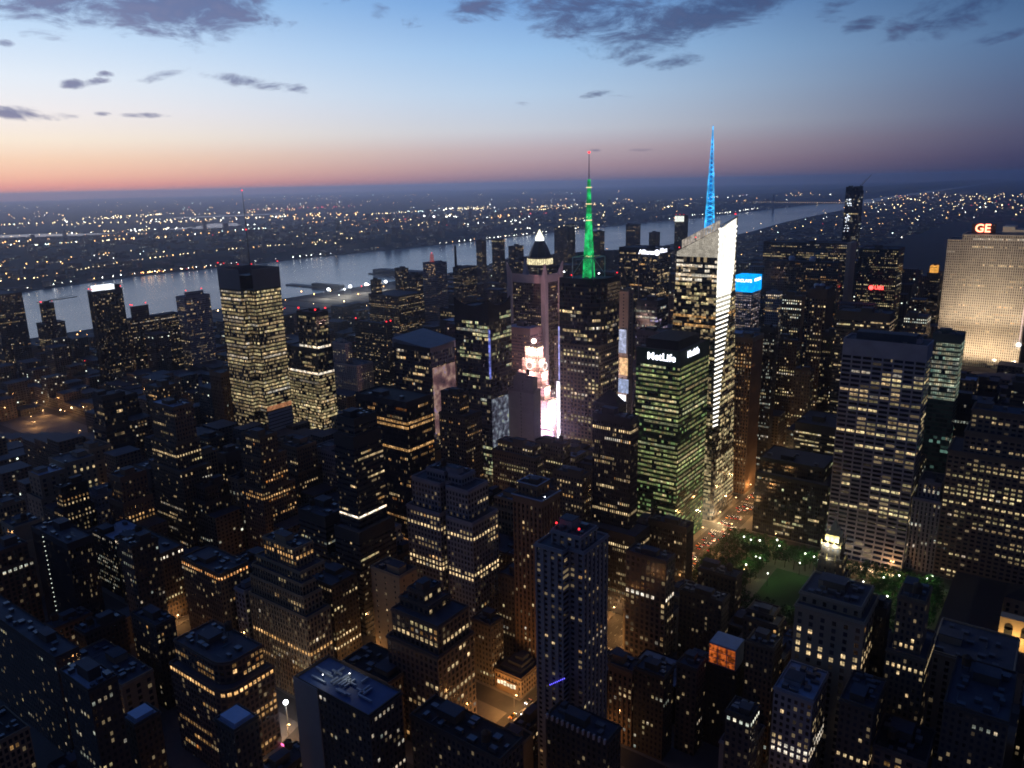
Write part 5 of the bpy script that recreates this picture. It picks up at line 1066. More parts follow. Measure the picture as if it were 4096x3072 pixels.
# ------------------------------------------------------------------ park with lawn, trees, lamps and the library
def leaf_mat():
    mt, gm2 = new_mat('leaves'); oi = gm2.new('ShaderNodeObjectInfo'); ge = gm2.new('ShaderNodeNewGeometry')
    n_ = gm2.new('ShaderNodeTexNoise'); n_.inputs['Scale'].default_value = .5; gm2.l.new(ge.outputs['Position'], n_.inputs['Vector'])
    c = gm2.mix(n_.outputs[0], (.018,.055,.012,1), (.06,.13,.03,1)); c = gm2.mix(gm2.m('MULTIPLY', oi.outputs['Random'], .5), c, (.03,.09,.02,1))
    out(gm2, principled(gm2, c, .7).outputs[0]); return mt
LEAF = leaf_mat(); BARK = plain('bark', (.06,.045,.03), .9, .3, 1)
def make_tree(seed):
    r = random.Random(seed); root = empty('plane_tree', (0,0,0)); H = 15
    mb = MB(); mb.tube((0,0,0), (.2,.1,6), .32, n=6, r2=.22)
    for k in range(6):
        a = k*1.05+r.random(); mb.tube((.2,.1,5+k*.3), (3.2*math.cos(a), 3.2*math.sin(a), 9+r.random()*3), .16, n=4, r2=.05)
    mb.build('trunk', BARK, root, weld=False)
    mb = MB(); cl_ = [(Vector((r.gauss(0,2.3), r.gauss(0,2.3), 10.2+r.gauss(0,1.8))), r.uniform(1.3,2.4)) for _ in range(15)]
    for c, rad in cl_:
        for _ in range(30):
            d = Vector((r.gauss(0,1), r.gauss(0,1), r.gauss(0,1))).normalized()*rad*r.uniform(.6,1.05); p = c+d
            n1 = Vector((r.gauss(0,1), r.gauss(0,1), r.gauss(0,1)+.6)).normalized(); u = n1.orthogonal().normalized()*r.uniform(.3,.6); v = n1.cross(u)
            mb.face([p+u, p+v, p-u, p-v])
    mb.build('crown', LEAF, root, weld=False); return root
protos = [make_tree(s) for s in (3, 8, 15)]
used = set()
def place(protos_, k, loc, rz, sc, label, cat, group):
    p = protos_[k % len(protos_)]
    if p.name not in used:
        used.add(p.name); o = p
    else:
        o = p.copy(); COL.objects.link(o)
        for ch in list(p.children):
            c = ch.copy(); COL.objects.link(c); c.parent = o
            for g_ in list(ch.children): d = g_.copy(); COL.objects.link(d); d.parent = c
    o.location = loc; o.rotation_euler[2] = rz; o.scale = (sc, sc, sc); tag(o, label, cat, group); return o
mb = MB(); mb.face([(-189,562,.17),(-116,562,.17),(-116,634,.17),(-189,634,.17)]); tag(mb.build('lawn', M['grass']), kind='structure')
mb = MB(); mb.face([(-238,534,.155),(-62,534,.155),(-62,668,.155),(-238,668,.155)]); tag(mb.build('path', M['tarpath']), kind='structure')
tr = random.Random(5); tn = 0
for row, (ya, yb, xa, xb, step, lab) in enumerate(((640,668,-236,-66,8.6,'leafy park tree in the rows between the lawn and the dark park side block'),(536,556,-236,-70,9.5,'dark leafy park tree in the rows on the near side of the lawn'),(560,636,-236,-196,9.5,'green lit park tree at the avenue end of the lawn'),(560,636,-108,-66,9.5,'leafy park tree between the lawn and the library'))):
    y = ya
    while y <= yb:
        x = xa
        while x <= xb:
            place(protos, tn, (x+tr.uniform(-1.5,1.5), y+tr.uniform(-1.5,1.5), .14), tr.uniform(0,6.2), tr.uniform(.85,1.15), lab, 'tree', ('trees behind the lawn','trees before the lawn','trees at the avenue end','trees at the library end')[row]); tn += 1; x += step
        y += 9.5
pl = empty('park_lamp', (0,0,0))
mb = MB(); mb.tube((0,0,0), (0,0,4.6), .09, n=6); mb.build('pole', M['lamppole'], pl); mb = MB(); mb.ball((0,0,5), .25); mb.build('globe', M['parklamp'], pl)
lampn = 0
def park_lamp(x, y, pw=260, c=(.8,1,.72), h=5.0, lab='white globe lamp glowing among the park trees', grp='lamps among the park trees'):
    global lampn
    o = place([pl], 0, (x, y, .15), 0, h/5, lab, 'lamp', grp); light('lamp_light', (x, y, h+7), pw, c, .5, None, 130, (x, y, 0)); lampn += 1  # spot added well above the globe to light the trees from overhead
for i in range(28):
    x, y = (tr.uniform(-232,-70), tr.choice((tr.uniform(638,668), tr.uniform(556,561), tr.uniform(640,660)))) if i % 3 else (tr.choice((tr.uniform(-232,-194), tr.uniform(-112,-68))), tr.uniform(560,636))
    park_lamp(x, y, 2800, (.5,1,.4), h=12.5 if i % 2 else 14)
for (x, y) in ((-186,600),(-150,560),(-120,628),(-170,632)): park_lamp(x, y, 2200, (.8,1,.6), 11, 'tall white floodlight beside the bright green lawn', 'floodlights beside the lawn')
# kiosk row and carousel glow at the far side of the park: the glowing terrace before the grid tower
mb = MB(); mb.box(-152, -104, 668.5, 676, .15, 4.2); k_ = empty('terrace_kiosk', (-128,672,0)); tag(k_, 'long low kiosk terrace glowing warm at the foot of the pale grid tower', 'kiosk'); mb.build('kiosk_wall', TM['tanplain'], k_)
mb = MB()
for i in range(16): mb.face([(-151.5+i*3,668.4,.8),(-149.2+i*3,668.4,.8),(-149.2+i*3,668.4,3.6),(-151.5+i*3,668.4,3.6)])
mb.build('kiosk_window', glow('kiosk glow', (1,.72,.38), 3, .3, .5), k_, weld=False)
for x in (-145,-130,-115): light('kiosk_light', (x,666,5), 2500, (1,.68,.36), .5)
# library: long block with hipped roofs, a court and an arched lit wall
lib = tag(empty('library', (0,600,0)), 'wide dark roofed stone library beside the park with an amber lit arched court wall', 'library')
TAKEN.append((-62,62,535,668))
for (x0, x1, y0, y1, z) in ((-61,-28,541,663,22),(-27.5,60,541,566,22),(-27.5,60,640,663,22),(0,30,567,639,27)):
    mb = MB(); wall_tier(mb, rect(x0,x1,y0,y1), .15, z, 'stonewide', parapet=0); mb.build('wall', [FM['stonewide'], TM['stonewide']], lib)
    mb = MB(); w, d = x1-x0, y1-y0; k = min(w, d)/2*.96; a = rect(x0-.6,x1+.6,y0-.6,y1+.6); b = [(x0+k,y0+k),(x1-k,y0+k),(x1-k,y1-k),(x0+k,y1-k)]; mb.prism(a, z, z+6.5, 0, b); mb.build('hipped_roof', M['roofblack'], lib)
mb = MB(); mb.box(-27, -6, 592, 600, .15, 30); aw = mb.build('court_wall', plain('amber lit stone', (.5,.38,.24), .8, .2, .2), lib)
for x in (-21.5, -12): mb = MB(); mb.prism([(x-2.4,591.7),(x+2.4,591.7),(x+2.4,591.95),(x-2.4,591.95)], 18, 24); mb.tube((x,591.7,24), (x,591.95,24), 2.4, n=14); mb.build('arch', M['roofblack'], aw)
light('court_light', (-16,584,16), 9000, (1,.6,.2), .6); light('court_light', (-26,582,12), 4000, (1,.72,.3), .5)
keep(-62,62,535,668,27,1400); keep(-190,-116,562,634,1,1312); keep(-238,-66,560,668,8,1300)
# ------------------------------------------------------------------ street lamps
sl = empty('street_lamp', (0,0,0))
mb = MB(); mb.tube((0,0,0), (0,0,9), .12, n=6); mb.tube((0,0,9), (1.8,0,9.4), .08, n=5); mb.build('pole', M['lamppole'], sl); mb = MB(); mb.box(1.3,2.5,-.28,.28,9.25,9.55); mb.build('lamp_head', M['lamp'], sl)
def street_lamp(x, y, rz, pw, lab, grp):
    place([sl], 0, (x, y, .14), rz, 1, lab, 'street lamp', grp); light('lamp_light', (x+1.9*math.cos(rz), y+1.9*math.sin(rz), 9.0), pw, (1,.50,.17), .35)
for y in range(300, 900, 42):
    street_lamp(-243.6, y, math.pi, 9000, 'sodium street lamp on the park side kerb of the wide avenue', 'lamps on the park side of the avenue'); street_lamp(-266.4, y+20, 0, 9000, 'sodium street lamp on the tower side kerb of the wide avenue', 'lamps on the tower side of the avenue')
for k in range(12):
    y = 225+k*38; x = BW(y); street_lamp(x-10.4, y, 0, 6500, 'sodium street lamp along the diagonal avenue between the lofts', 'lamps along the diagonal avenue')
for i in range(2, 6):
    for k in range(9): y = 200+k*95; street_lamp(AV[i]-11.4, y, 0, 8000, 'sodium street lamp on a far avenue among the low western blocks', 'lamps on the western avenues')
for n in range(36, 43):
    for x in (-205,-110,-320,-470): street_lamp(x, ST(n)-6.4, math.pi/2, 4500, 'sodium street lamp on a narrow cross street between loft blocks', 'lamps on the cross streets')
for (x, y) in ((-1260,470),(-1215,480),(-1235,505),(-1180,470),(-1290,520),(-1200,520)): street_lamp(x, y, 0, 9000, 'bright orange lamp over the open lot far left', 'lamps over the open lot'); keep(x-20,x+20,y-20,y+20,2,934)
keep(-268,-240,575,790,2,1195); keep(-268,-242,335,375,2,1560); keep(-264,-240,440,480,2,1400); keep(-372,-352,235,300,2,1600)
# Times-Square glow: bright screens facing the gap
for (x, y, w, z0_, z1_, c, s, lab) in ((-506,758,22,14,34,(1,.66,.85),3.2,'pink white glowing street screen at the foot of the pink stepped tower'),(-488.5,760,3.6,18,96,(.95,.9,1),4.0,'tall narrow white glowing screen right of the pink stepped tower'),(-489,764,2.4,97,160,(.45,.45,1),1.2,'thin blue lit vertical sign left of the green antenna tower')):
    b = tag(empty('billboard', (x,y,0)), lab, 'billboard'); mb = MB(); mb.box(x-w/2, x+w/2, y-1, y, z0_, z1_); mb.build('screen', glow('street screen', c, s, .55, .12), b); mb = MB(); mb.box(x-w/2, x+w/2, y+.05, y+2.5, .15, z1_+1); mb.build('screen_frame', M['steel'], b)
light('square_fill', (-488,742,30), 260000, (.95,.62,1), 2); light('square_fill', (-475,830,40), 120000, (.85,.75,1), 2); light('square_fill', (-452,800,90), 200000, (.7,.68,1), 2)  # bare fill lamps added; the highest brightens the slim tan slab
for (x, y, z) in ((-286,684,9),(-262,690,9),(-300,688,9)): light('forecourt_light', (x,y,z), 26000, (1,.72,.36), .6)
# ------------------------------------------------------------------ cars
TAIL = glow('tail light', (1,.03,.03), 3)
def make_car(c, name):
    root = empty(name, (0,0,0)); van = name == 'van'; h1, h2 = (.95, 2.3) if van else (.85, 1.45)
    mb = MB(); mb.prism([(-.9,-2.25),(.9,-2.25),(.95,0),(.9,2.25),(-.9,2.25),(-.95,0)], .32, h1); mb.build('body', plain('car paint', c, .3, .05, 1, .3), root)
    mb = MB(); mb.prism([(-.82,-1.9 if van else -1.4),(.82,-1.9 if van else -1.4),(.82,1.3 if van else .9),(-.82,1.3 if van else .9)], h1, h2, 0, [(-.7,-1.7 if van else -.95),(.7,-1.7 if van else -.95),(.7,.9 if van else .35),(-.7,.9 if van else .35)]); mb.build('cabin', plain('car glass', (.02,.02,.025) if not van else c, .15, .05, 1), root)
    for sx_ in (-1, 1):
        mb = MB(); mb.box(sx_*.62-.26, sx_*.62+.26, 2.2, 2.34, .45, .85); mb.build('headlight', M['whiteglow'], root)
        mb = MB(); mb.box(sx_*.66-.2, sx_*.66+.2, -2.36, -2.2, .55, .85); mb.build('taillight', TAIL, root)
        for wy in (-1.4, 1.4): mb = MB(); mb.tube((sx_*.78,wy,.33), (sx_*.97,wy,.33), .33, n=10); mb.build('wheel', M['roofblack'], root)
    return root
CP = {'yellow taxi': make_car((.6,.36,.02), 'taxi'), 'white car': make_car((.6,.6,.6), 'car'), 'black car': make_car((.02,.02,.02), 'car'), 'white van': make_car((.55,.55,.55), 'van')}
ORD = ['first','second','third','fourth','fifth','sixth','seventh','eighth','ninth','tenth','eleventh','twelfth','thirteenth','fourteenth','fifteenth','sixteenth','seventeenth','eighteenth','nineteenth','twentieth']
cr2 = random.Random(4)
for li, (lx, ln) in enumerate(((-261,'tower side'),(-257,'second'),(-253,'third'),(-249,'park side'))):
    y = 560+cr2.uniform(0,12); k = 0
    while y < 800 and k < 12:
        ck = cr2.choice(list(CP)); place([CP[ck]], 0, (lx, y, .03), 0, 1.15, '%s, %s back in the %s lane of the avenue beside the crystal tower' % (ck, ORD[k], ln), ck.split()[1], 'cars on the avenue beside the park'); y += cr2.uniform(9, 32); k += 1
for k in range(7):
    ck = ('yellow taxi','black car','white car','yellow taxi','white van','black car','white car')[k]; place([CP[ck]], 0, (-262+4.2*(k % 3), 338+k*5.5+(k % 3), .03), 0 if k % 2 else math.pi, 1.1, '%s, %s in the orange lit street seen past the tall ribbed flats' % (ck, ORD[k]), ck.split()[1], 'cars in the orange lit street')
for k in range(3): place([CP['white car']], 0, (BW(258)+(-3,1,4)[k], 258+k*9, .03), .25, 1.1, 'white car, %s on the diagonal avenue under the round white lamp' % ORD[k], 'car', 'cars on the diagonal avenue')
ww_ = tag(empty('work_light', (-369,268,0)), 'dazzling round white lamp over the street corner by the blue floodlit roof', 'lamp'); mb = MB(); mb.tube((-369,268,0), (-369,268,17), .2, n=6); mb.build('pole', M['lamppole'], ww_); mb = MB(); mb.ball((-369,268,18.4), 1.5, n=14); mb.build('globe', M['whiteglow'], ww_); light('lamp_light', (-366.5,265,18.4), 9000, (1,.95,.9), 1)
aw_ = tag(empty('shop_canopy', (-356,246,0)), 'pale lit canopy with a magenta neon edge at the street corner', 'canopy'); mb = MB(); mb.box(-364,-352,238,252,5,5.6); mb.build('canopy_roof', plain('canopy', (.4,.42,.36), .6, .2, .4), aw_); mb = MB(); mb.box(-364.4,-351.6,252.1,252.5,4.6,6.4); mb.build('neon_edge', glow('magenta neon', (1,.12,.35), 3), aw_); light('canopy_light', (-360,246,12), 1800, (.95,1,.85), .5)
ls_ = tag(empty('lit_storefront', (-278,371,0)), 'small white glowing storefront above the orange lit street', 'shopfront')
for k in range(6): mb = MB(); mb.box(-286+k*2.5,-284.2+k*2.5,370.8,371.0,5+(k%2)*.5,7.4+(k%3)*.4); mb.build('shop_window', glow('shop glow', (1,.88,.6), 1.6, .6, .7), ls_)
mb = MB(); mb.box(-287,-270,371.05,371.7,.15,9); mb.build('shop_wall', TM['masonry'], ls_)
for (x, y) in ((-268,352),(-262,340),(-282,366),(-256,325)): light('street_fill', (x, y, 8), 3200, (1,.42,.1), .4)
# ------------------------------------------------------------------ infill buildings of the street grid
SKY = [(-200,742),(60,740),(120,728),(300,712),(460,692),(620,676),(700,664),(760,652),(900,640),(1000,596),(1100,556),(1300,540),(1500,536),(1600,556),(1900,560),(2050,600),(2400,560)]
def max_h(x0, x1, y0, y1, want):
    def ok(h):
        q = [px(a, b, h) for a, b in ((x0,y0),(x1,y0),(x1,y1),(x0,y1))]
        if any(k is None for k in q): return False
        a, b = min(k[0] for k in q), max(k[0] for k in q); t = min(k[1] for k in q); dep = max(k[2] for k in q)
        if t < interp(SKY, (a+b)/2): return False
        for (ka, kb, vb, kd) in KEEP:
            if kd > dep-4 and min(b, kb)-max(a, ka) > 2 and t < vb-1: return False
        return True
    if ok(want): return want
    lo, hi = 0, want
    for _ in range(12):
        m_ = (lo+hi)/2
        if ok(m_): lo = m_
        else: hi = m_
    return lo
def want_h(x, y, r):
    if y > 2040: return r.choice((18,20,24,30,40,55,75))*r.uniform(.8,1.2)
    if x < -1080: return r.choice((12,14,16,18,20,26,40,70 if y > 600 else 30))*r.uniform(.8,1.2)
    if x < -800: return r.choice((14,18,22,30,45,60,95))*r.uniform(.8,1.2)
    if y < 640 and x < -255: return r.choice((38,45,52,60,70,78))*r.uniform(.85,1.15)
    if y < 640: return r.choice((24,34,44,52,58,66))*r.uniform(.85,1.15)
    return r.choice((45,60,80,100,120,140,165))*r.uniform(.85,1.1)
LOTS = []; lr = random.Random(2024)
def free(x0, x1, y0, y1):
    if x1 > -242 and y0 < 676 and y1 > 528: return False
    if y0 < 380 and y1 > 225 and x1 > -385 and x0 < -345: return False
    return all(x0 >= b or x1 <= a or y0 >= d or y1 <= c for (a, b, c, d) in TAKEN)
for i in range(7):
    for n in range(35, 59):
        xs0, xs1 = AV[i+1]+16, AV[i]-16
        for (ya, yb) in ((ST(n)+11, ST(n)+39.5), (ST(n)+41, ST(n+1)-11)):
            x = xs0
            while x < xs1-14:
                w = lr.uniform(17, 36) if ya < 700 else lr.uniform(24, 48); w = min(w, xs1-x)
                if xs1-(x+w) < 14: w = xs1-x
                d0, d1 = ya+lr.uniform(0,.8), yb-lr.uniform(0,3)
                xa, xb = x, x+w-lr.uniform(.15,1)
                x += w
                bw0, bw1 = BW(d0), BW(d1)
                if d0 > 200 and min(bw0,bw1)-12 < xb and max(bw0,bw1)+12 > xa:
                    if min(bw0,bw1)-13-xa > 12: xb = min(bw0,bw1)-13
                    elif xb-(max(bw0,bw1)+13) > 12: xa = max(bw0,bw1)+13
                    else: continue
                if not free(xa-.3, xb+.3, d0-.3, d1+.3):
                    done = False      # squeeze into what is left of the lot
                    for (qa, qb) in ((xa, xa+(xb-xa)*.5), (xa+(xb-xa)*.5, xb)):
                        if qb-qa > 9 and free(qa-.3, qb+.3, d0-.3, d1+.3) and not done: xa, xb = qa, qb; done = True
                    if not done: continue
                h = max_h(xa, xb, d0, d1, want_h((xa+xb)/2, d0, lr))
                if h < 7: continue
                q = px(xb, d0, h); q2 = px(xa, d1, h)
                if not q or not q2 or max(q[0], q2[0]) < -20 or min(q[0], q2[0]) > 2235 or q[1] > 1700: continue
                LOTS.append((xa, xb, d0, d1, h))
LOTS.sort(key=lambda b: -((b[1]-b[0]+b[3]-b[2])*(b[4]+12))/((b[1]-CAMP.x)**2+(b[2]-CAMP.y)**2))
NEAR = LOTS[:190]; REST = LOTS[len(NEAR):]
REFS = {'nyt':'yellow floored mast tower','elevents':'twin white banded tower','tstower':'concave crested tower','paramount':'pink clock tower','cn':'green antenna tower','metlife':'green glass tower','grace':'pale grid tower','ge':'floodlit stone slab','salmon':'massive yellow windowed block','radiator':'gilded gothic tower','atlas':'tall ribbed flats','b1400':'pale stepped tower','b1407':'white floored black tower','h62':'big ledged loft','h63':'rounded loft block','h67':'stepped brown loft tower','west36':'brown tower left','navarre':'blank sided brown tower','h51':'orange rooftop room','L3':'white topped riverside tower','wwp':'glowing pyramid','fivebp':'pinstriped tower','h66':'blue floodlit roof','h65a':'dotted black slab','h42':'cluttered blue roof','b1411':'amber windowed black slab','westin':'pale striped hotel','h65c':'loft with brilliant window row','h54':'ten bright square windows','twD':'white banded dark tower'}
POS = {}
for (key, kind, label, cat, sk, T, lit, br, feat, vb) in HEROES:
    if key in REFS:
        t = T[-1]; q = px(t[1], t[2], t[4]*.8); POS[key] = q
counts = {}
for bi, (x0, x1, y0, y1, h) in enumerate(NEAR):
    r = random.Random(bi*7+3); q = px((x0+x1)/2, y0, h)
    key = min(POS, key=lambda k: (POS[k][0]-q[0])**2+((POS[k][1]-q[1])*.8)**2)
    ddx, ddy = q[0]-POS[key][0], q[1]-POS[key][1]
    rel = ('below' if ddy > 0 else 'above') if abs(ddy) > abs(ddx)*.9 else ('right of' if ddx > 0 else 'left of')
    sk = r.choice(('masonry','masonrydark','masonrydark','masonrybig','loft','greystone','stonewide','masonrydark','blackbrick') if h < 80 else ('masonrydark','glassdark','blackpier','pierbrown','masonry','ribbon','pierdark'))
    colr = r.choice(('warm','warm','yellow','cool','amber')); dens = r.choice((.0,.02,.04,.08,.14,.24)) if y0 < 640 else r.choice((.03,.07,.12,.2))
    tank = r.random() < .55 and h < 90
    wall_w = {'masonry':'brown','masonrydark':'dark brick','masonrybig':'brown','loft':'tan','greystone':'grey','stonewide':'pale stone','blackbrick':'black brick','glassdark':'dark glass','blackpier':'black','pierbrown':'ribbed brown','ribbon':'banded dark','pierdark':'ribbed dark'}[sk]
    c_ = counts.get((key, rel), 0); counts[(key, rel)] = c_+1
    hw = 'low' if h < 32 else ('mid height' if h < 75 else 'tall')
    lw = 'unlit' if dens == 0 else ('sparsely lit' if dens < .1 else 'well lit')
    label = '%s %s %s block%s, %s %s %s' % (hw, lw, wall_w, ' with tank' if tank else '', (ORD[c_]) if c_ < 20 else 'number %d' % (c_+1), rel, REFS[key])
    label = ' '.join(label.replace(' ,', ',').split())
    tiers = [(x0, x1, y0, y1, h)]
    if h > 42 and r.random() < .55 and x1-x0 > 16 and y1-y0 > 18:
        a = r.uniform(2,4); tiers = [(x0,x1,y0,y1,h*r.uniform(.68,.84)), (x0+a,x1-a,y0+a,y1-1.5,h)]
        if h > 60 and r.random() < .4 and x1-x0 > 24: tiers.insert(1, (x0+a/2,x1-a/2,y0+a/2,y1-1,(tiers[0][4]+h)/2))
    kind = 'loft_building' if sk == 'loft' else ('office_tower' if h >= 75 else 'office_building')
    d = math.hypot(x1-CAMP.x, y0-CAMP.y)
    building(kind, label, 'tower' if h >= 75 else 'building', tiers, sk, (dens, colr, r.choice((1,2,3,5))), (), 36 if d < 520 else (16 if d < 700 else 0), seed=bi, group='city blocks between the landmark towers', kit=(9 if d < 450 else (6 if d < 620 else (3 if d < 800 else 1))), bsc=r.uniform(.85,1.4), fsc=r.uniform(.92,1.12), blank=r.choice(((),(),(3,),(1,),(3,),(0,))) if h < 80 else (), tank=tank, ledge=d < 700, roofm=r.choice(('roof','roof','roof','roofblack','roofblue')))
# ------------------------------------------------------------------ the rest of the city, too far and too many to count
def city_mass(name, boxes, mats, label):
    v = []; f = []; uv = []; mi = []; r = random.Random(9)
    for (x0, x1, y0, y1, z0, z1) in boxes:
        b = len(v); v += [(x0,y0,z0),(x1,y0,z0),(x1,y1,z0),(x0,y1,z0),(x0,y0,z1),(x1,y0,z1),(x1,y1,z1),(x0,y1,z1)]
        k = r.randrange(2); fl = 3.6; bay = 4.0; hh = (z1-z0)/fl; o_ = r.randrange(500)
        for q, L in (((0,1,5,4), x1-x0), ((1,2,6,5), y1-y0), ((2,3,7,6), x1-x0), ((3,0,4,7), y1-y0)):
            n = max(1, round(L/bay)); f.append(tuple(b+i for i in q)); uv += [(o_,o_),(o_+n,o_),(o_+n,o_+hh),(o_,o_+hh)]; mi.append(k)
        f.append((b+4,b+5,b+6,b+7)); uv += [(0,0)]*4; mi.append(2)
    me = bpy.data.meshes.new(name); me.from_pydata(v, [], f)
    for mt in mats: me.materials.append(mt)
    me.polygons.foreach_set('material_index', mi); ul = me.uv_layers.new(name='UVMap'); ul.data.foreach_set('uv', [c for p in uv for c in p]); me.update()
    o = bpy.data.objects.new(name, me); COL.objects.link(o); return tag(o, label, 'city', kind='stuff')
FMATS = [FAR, FAR2, M['roof']]
city_mass('distant_city_blocks', [(a, b, c, d, .15, h) for (a, b, c, d, h) in REST], FMATS, 'mass of smaller lit buildings filling the blocks towards the river')
def vis(x, y, z=10):
    q = px(x, y, z); return q is not None and -15 < q[0] < 2230 and q[1] < 1680
fr = random.Random(31); B = []
while len(B) < 2600:
    y = 2060+(fr.random()**1.6)*12000; e = interp(EAST, y)
    x = e+25+fr.random()*(1150 if y < 6200 else 2200)
    if -800 < x < 60 and 2050 < y < 6150: continue
    if not vis(x, y): continue
    w, d = fr.uniform(14,40), fr.uniform(18,45); h = fr.choice((15,18,20,24,40,52,62))*fr.uniform(.8,1.2)
    if fr.random() < .06 and y < 5000: h = fr.uniform(70,115)
    B.append((x, x+w, y, y+d, 0, max(8, max_h(x, x+w, y, y+d, h))))
city_mass('upper_city_blocks', B, FMATS, 'far uptown blocks speckled with lights beside the river')
B = []
while len(B) < 2600:
    y = -600+fr.random()**1.3*9500; e = interp(WEST, y); off = 30+fr.random()**1.5*3600; x = e-off
    if not vis(x, y): continue
    w, d = fr.uniform(12,30), fr.uniform(12,40); z = west_h(x, y)-2; h = fr.choice((7,8,9,11,14,20))
    if fr.random() < .012: h = fr.uniform(40,80)
    B.append((x-w, x, y, y+d, z, z+2+h))
city_mass('far_shore_town', B, FMATS, 'low dark town spread over the far bank of the river')
# ------------------------------------------------------------------ lights of the far shore
LC = [('far light warm', (1,.72,.36), 13), ('far light amber', (1,.5,.16), 13), ('far light white', (1,.97,.85), 17), ('far light cool', (.8,1,.9), 14), ('far light red', (1,.05,.05), 5)]
LM = [glow(n, c, s) for n, c, s in LC]
lb = MB(); nr = random.Random(8)
def far_lamp(x, y, z, k, big=1.0):
    d = math.hypot(x-CAMP.x, y-CAMP.y); lb.octa((x, y, z), d*.00056*big*nr.uniform(.5,1.25), k)
def wz(x, y): return west_h(x, y) if x < interp(WEST, y) else 0
def col(): return nr.choices(range(5), (50,28,12,6,3))[0]
for _ in range(560):      # scattered towns
    y = -900+nr.random()**1.15*14000; x = interp(WEST, y)-40-nr.random()**1.5*11000
    if vis(x, y): far_lamp(x, y, wz(x,y)+11, col(), nr.choice((.35,.45,.6,.8)))
for _ in range(190):
    y = 2000+nr.random()*20000; x = -11000-nr.random()*14000
    if vis(x, y): far_lamp(x, y, wz(x,y)+14, col(), .5)
for _ in range(84):       # shopping streets and junctions: tight clusters
    y = -300+nr.random()**1.5*9500; x = interp(WEST, y)-200-nr.random()**1.35*8000; c = col(); n = nr.randrange(6, 22); a = nr.uniform(-.5,.5); sp = nr.uniform(25,60)*(1+abs(x)/9000)
    for k in range(n):
        xx, yy = x+nr.gauss(0,sp*1.2), y+nr.gauss(0,sp*4); 
        if vis(xx, yy): far_lamp(xx, yy, wz(xx,yy)+11, c if nr.random() < .7 else col(), .8)
for (pts, k, step, big) in (([(-3130,560),(-3060,1000),(-3090,1300),(-3190,1600),(-3260,1936),(-3210,2300),(-3200,2900)], 0, 24, .8), ([(-2930,700),(-2905,1100),(-3020,1590),(-3010,2100),(-2985,2600)], 2, 32, .8), ([(-2895,3300),(-2885,3900),(-2880,4700)], 2, 40, .8), ([(-2830,6100),(-2800,7300),(-2830,8300)], 2, 60, .7), ([(-8900,4200),(-7100,4867),(-6400,5900)], 0, 95, .8), ([(-6900,2300),(-6500,3300),(-6100,4500)], 2, 100, .9), ([(-4700,1500),(-4800,2600),(-4600,3900)], 1, 70, .8)):
    for (a, b) in zip(pts, pts[1:]):
        L = math.hypot(b[0]-a[0], b[1]-a[1]); t = 0
        while t < L:
            if nr.random() < .8: xx, yy = a[0]+(b[0]-a[0])*t/L+nr.gauss(0,3), a[1]+(b[1]-a[1])*t/L; far_lamp(xx, yy, wz(xx,yy)+9, k if nr.random() < .85 else 1, big)
            t += step*nr.uniform(.6,1.4)
for _ in range(17): far_lamp(-4700+nr.gauss(0,180), 5430+nr.gauss(0,130), 40, 2, 2.0)       # stadium floodlights
for _ in range(26): far_lamp(-6400+nr.gauss(0,250), 7780+nr.gauss(0,300), 30, nr.choice((0,2)), 1.0)
for _ in range(40): far_lamp(-7000+nr.gauss(0,350), 5900+nr.gauss(0,420), 24, nr.choice((1,1,0)), 1.0)
for _ in range(36): far_lamp(-7700+nr.gauss(0,260), 4700+nr.gauss(0,330), 24, nr.choice((0,2)), .8)
for _ in range(26): far_lamp(-2990+nr.gauss(0,14), 1700+nr.gauss(0,110), 12, nr.choice((1,1,0,4)), .8)
for _ in range(430):       # uptown
    y = 2300+nr.random()**1.3*11000; x = interp(EAST, y)+20+nr.random()*1900
    if not (-800 < x < 60 and y < 6150 and nr.random() < .97) and vis(x, y): far_lamp(x, y, nr.uniform(8,50), col(), .62)
for _ in range(200):       # west side streets
    y = 300+nr.random()*1500; x = -1000-nr.random()*880
    if vis(x, y): far_lamp(x, y, nr.uniform(8,24), nr.choice((0,0,1,1,2,4)), 1.3)
tag(lb.build('town_lights', LM, weld=False), 'countless tiny lamps of the towns beyond the river', 'lights', kind='stuff')
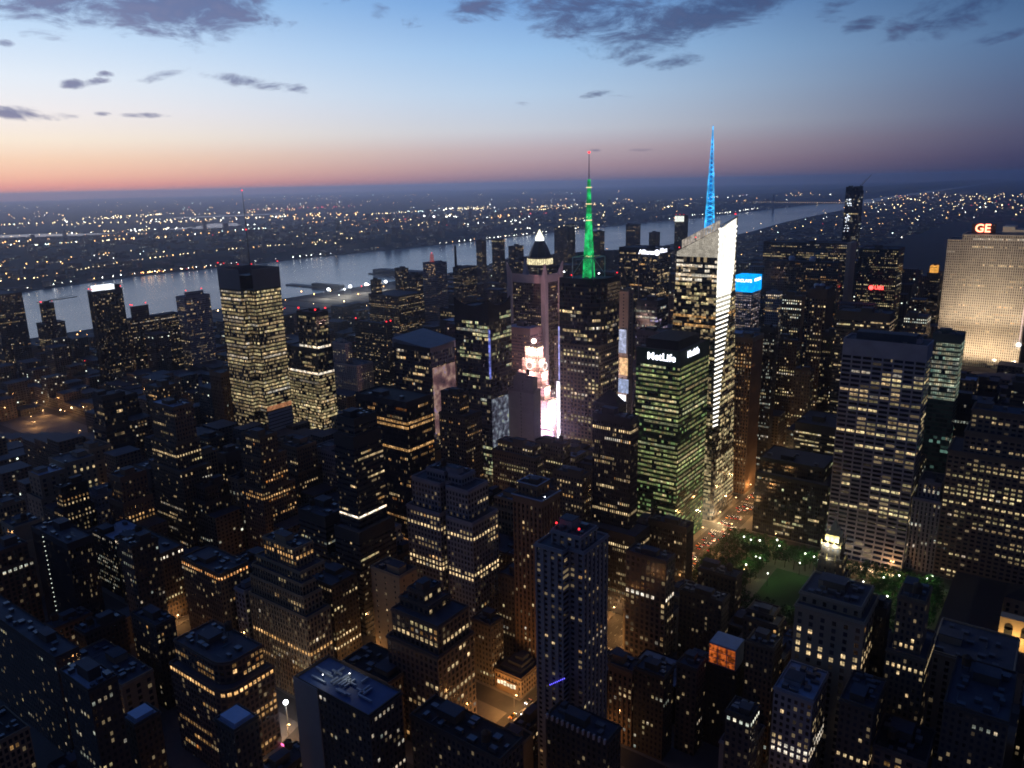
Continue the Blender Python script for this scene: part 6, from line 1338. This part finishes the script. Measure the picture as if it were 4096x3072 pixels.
# ------------------------------------------------------------------ riverside pier, its floodlights and the far bridge
pr = tag(empty('river_pier', (-2050,1730,0)), 'long dark pier reaching into the river beside bright floodlights', 'pier'); mb = MB(); mb.box(-2210,-1940,1715,1745,-1,3); mb.build('pier_deck', M['steel'], pr); mb = MB(); mb.box(-2080,-1945,1718,1742,3,13); mb.build('pier_shed', M['roof'], pr)
pr = tag(empty('river_pier', (-2050,2150,0)), 'wide shed roofed pier beyond the long dark pier', 'pier'); mb = MB(); mb.box(-2200,-1940,2090,2150,-1,3); mb.build('pier_deck', M['steel'], pr); mb = MB(); mb.box(-2180,-1945,2095,2145,3,18); mb.build('pier_shed', M['roof'], pr)
for k, (x, y) in enumerate(((-1812,1560),(-1806,1640),(-1800,1700),(-1790,1775),(-1770,1585))):
    f = tag(empty('floodlight_mast', (x,y,0)), '%s bright white floodlight mast from the left by the river pier' % ORD[k], 'floodlight', 'floodlights by the river pier'); mb = MB(); mb.tube((x,y,0), (x,y,26), .4, n=5); mb.build('pole', M['lamppole'], f); mb = MB(); mb.ball((x,y,28), 4.6 if k < 4 else 2.6); mb.build('lamp_head', M['whiteglow'], f); light('lamp_light', (x-6,y-6,24), 60000, (1,.95,.8), 1)
br_ = tag(empty('suspension_bridge', (-2270,8180,0)), 'long far bridge strung with a row of tiny amber lamps', 'bridge'); a, b = Vector((-2960,8420,64)), Vector((-1560,7940,64)); mb = MB(); mb.tube(a, b, 5, n=4); mb.build('deck', M['steel'], br_)
for t in (.18, .82):
    p = a.lerp(b, t); mb = MB(); mb.box(p.x-8, p.x+8, p.y-14, p.y+14, -1, 150); mb.build('bridge_tower', M['steel'], br_)
mb = MB()
for i in range(20):
    t0_, t1_ = i/20, (i+1)/20; s_ = lambda t: 70+78*abs(2*((t-.18)/.64)-1)**2 if .18 <= t <= .82 else max(66, 148-460*min(abs(t-.18), abs(t-.82)))
    p, q = a.lerp(b, t0_), a.lerp(b, t1_); mb.tube((p.x,p.y,s_(t0_)), (q.x,q.y,s_(t1_)), .8, n=3)
mb.build('cable', M['steel'], br_, weld=False)
mb = MB()
for i in range(56): p = a.lerp(b, (i+.5)/56); mb.octa((p.x,p.y,72), 3.0)
mb.build('bridge_lamps', glow('bridge lamp', (1,.7,.35), 2.2), br_, weld=False)
# ------------------------------------------------------------------ air
hz, gh = new_mat('haze air')
pv = gh.new('ShaderNodeVolumePrincipled'); pv.inputs['Color'].default_value = (.66,.76,1,1); pv.inputs['Density'].default_value = 6e-5; pv.inputs['Anisotropy'].default_value = .9
ho = gh.new('ShaderNodeOutputMaterial'); gh.l.new(pv.outputs[0], ho.inputs[1])
mb = MB(); mb.box(-43000,34000,-7000,39000,-2,371); h_ = mb.build('haze', hz); tag(h_, kind='stuff')
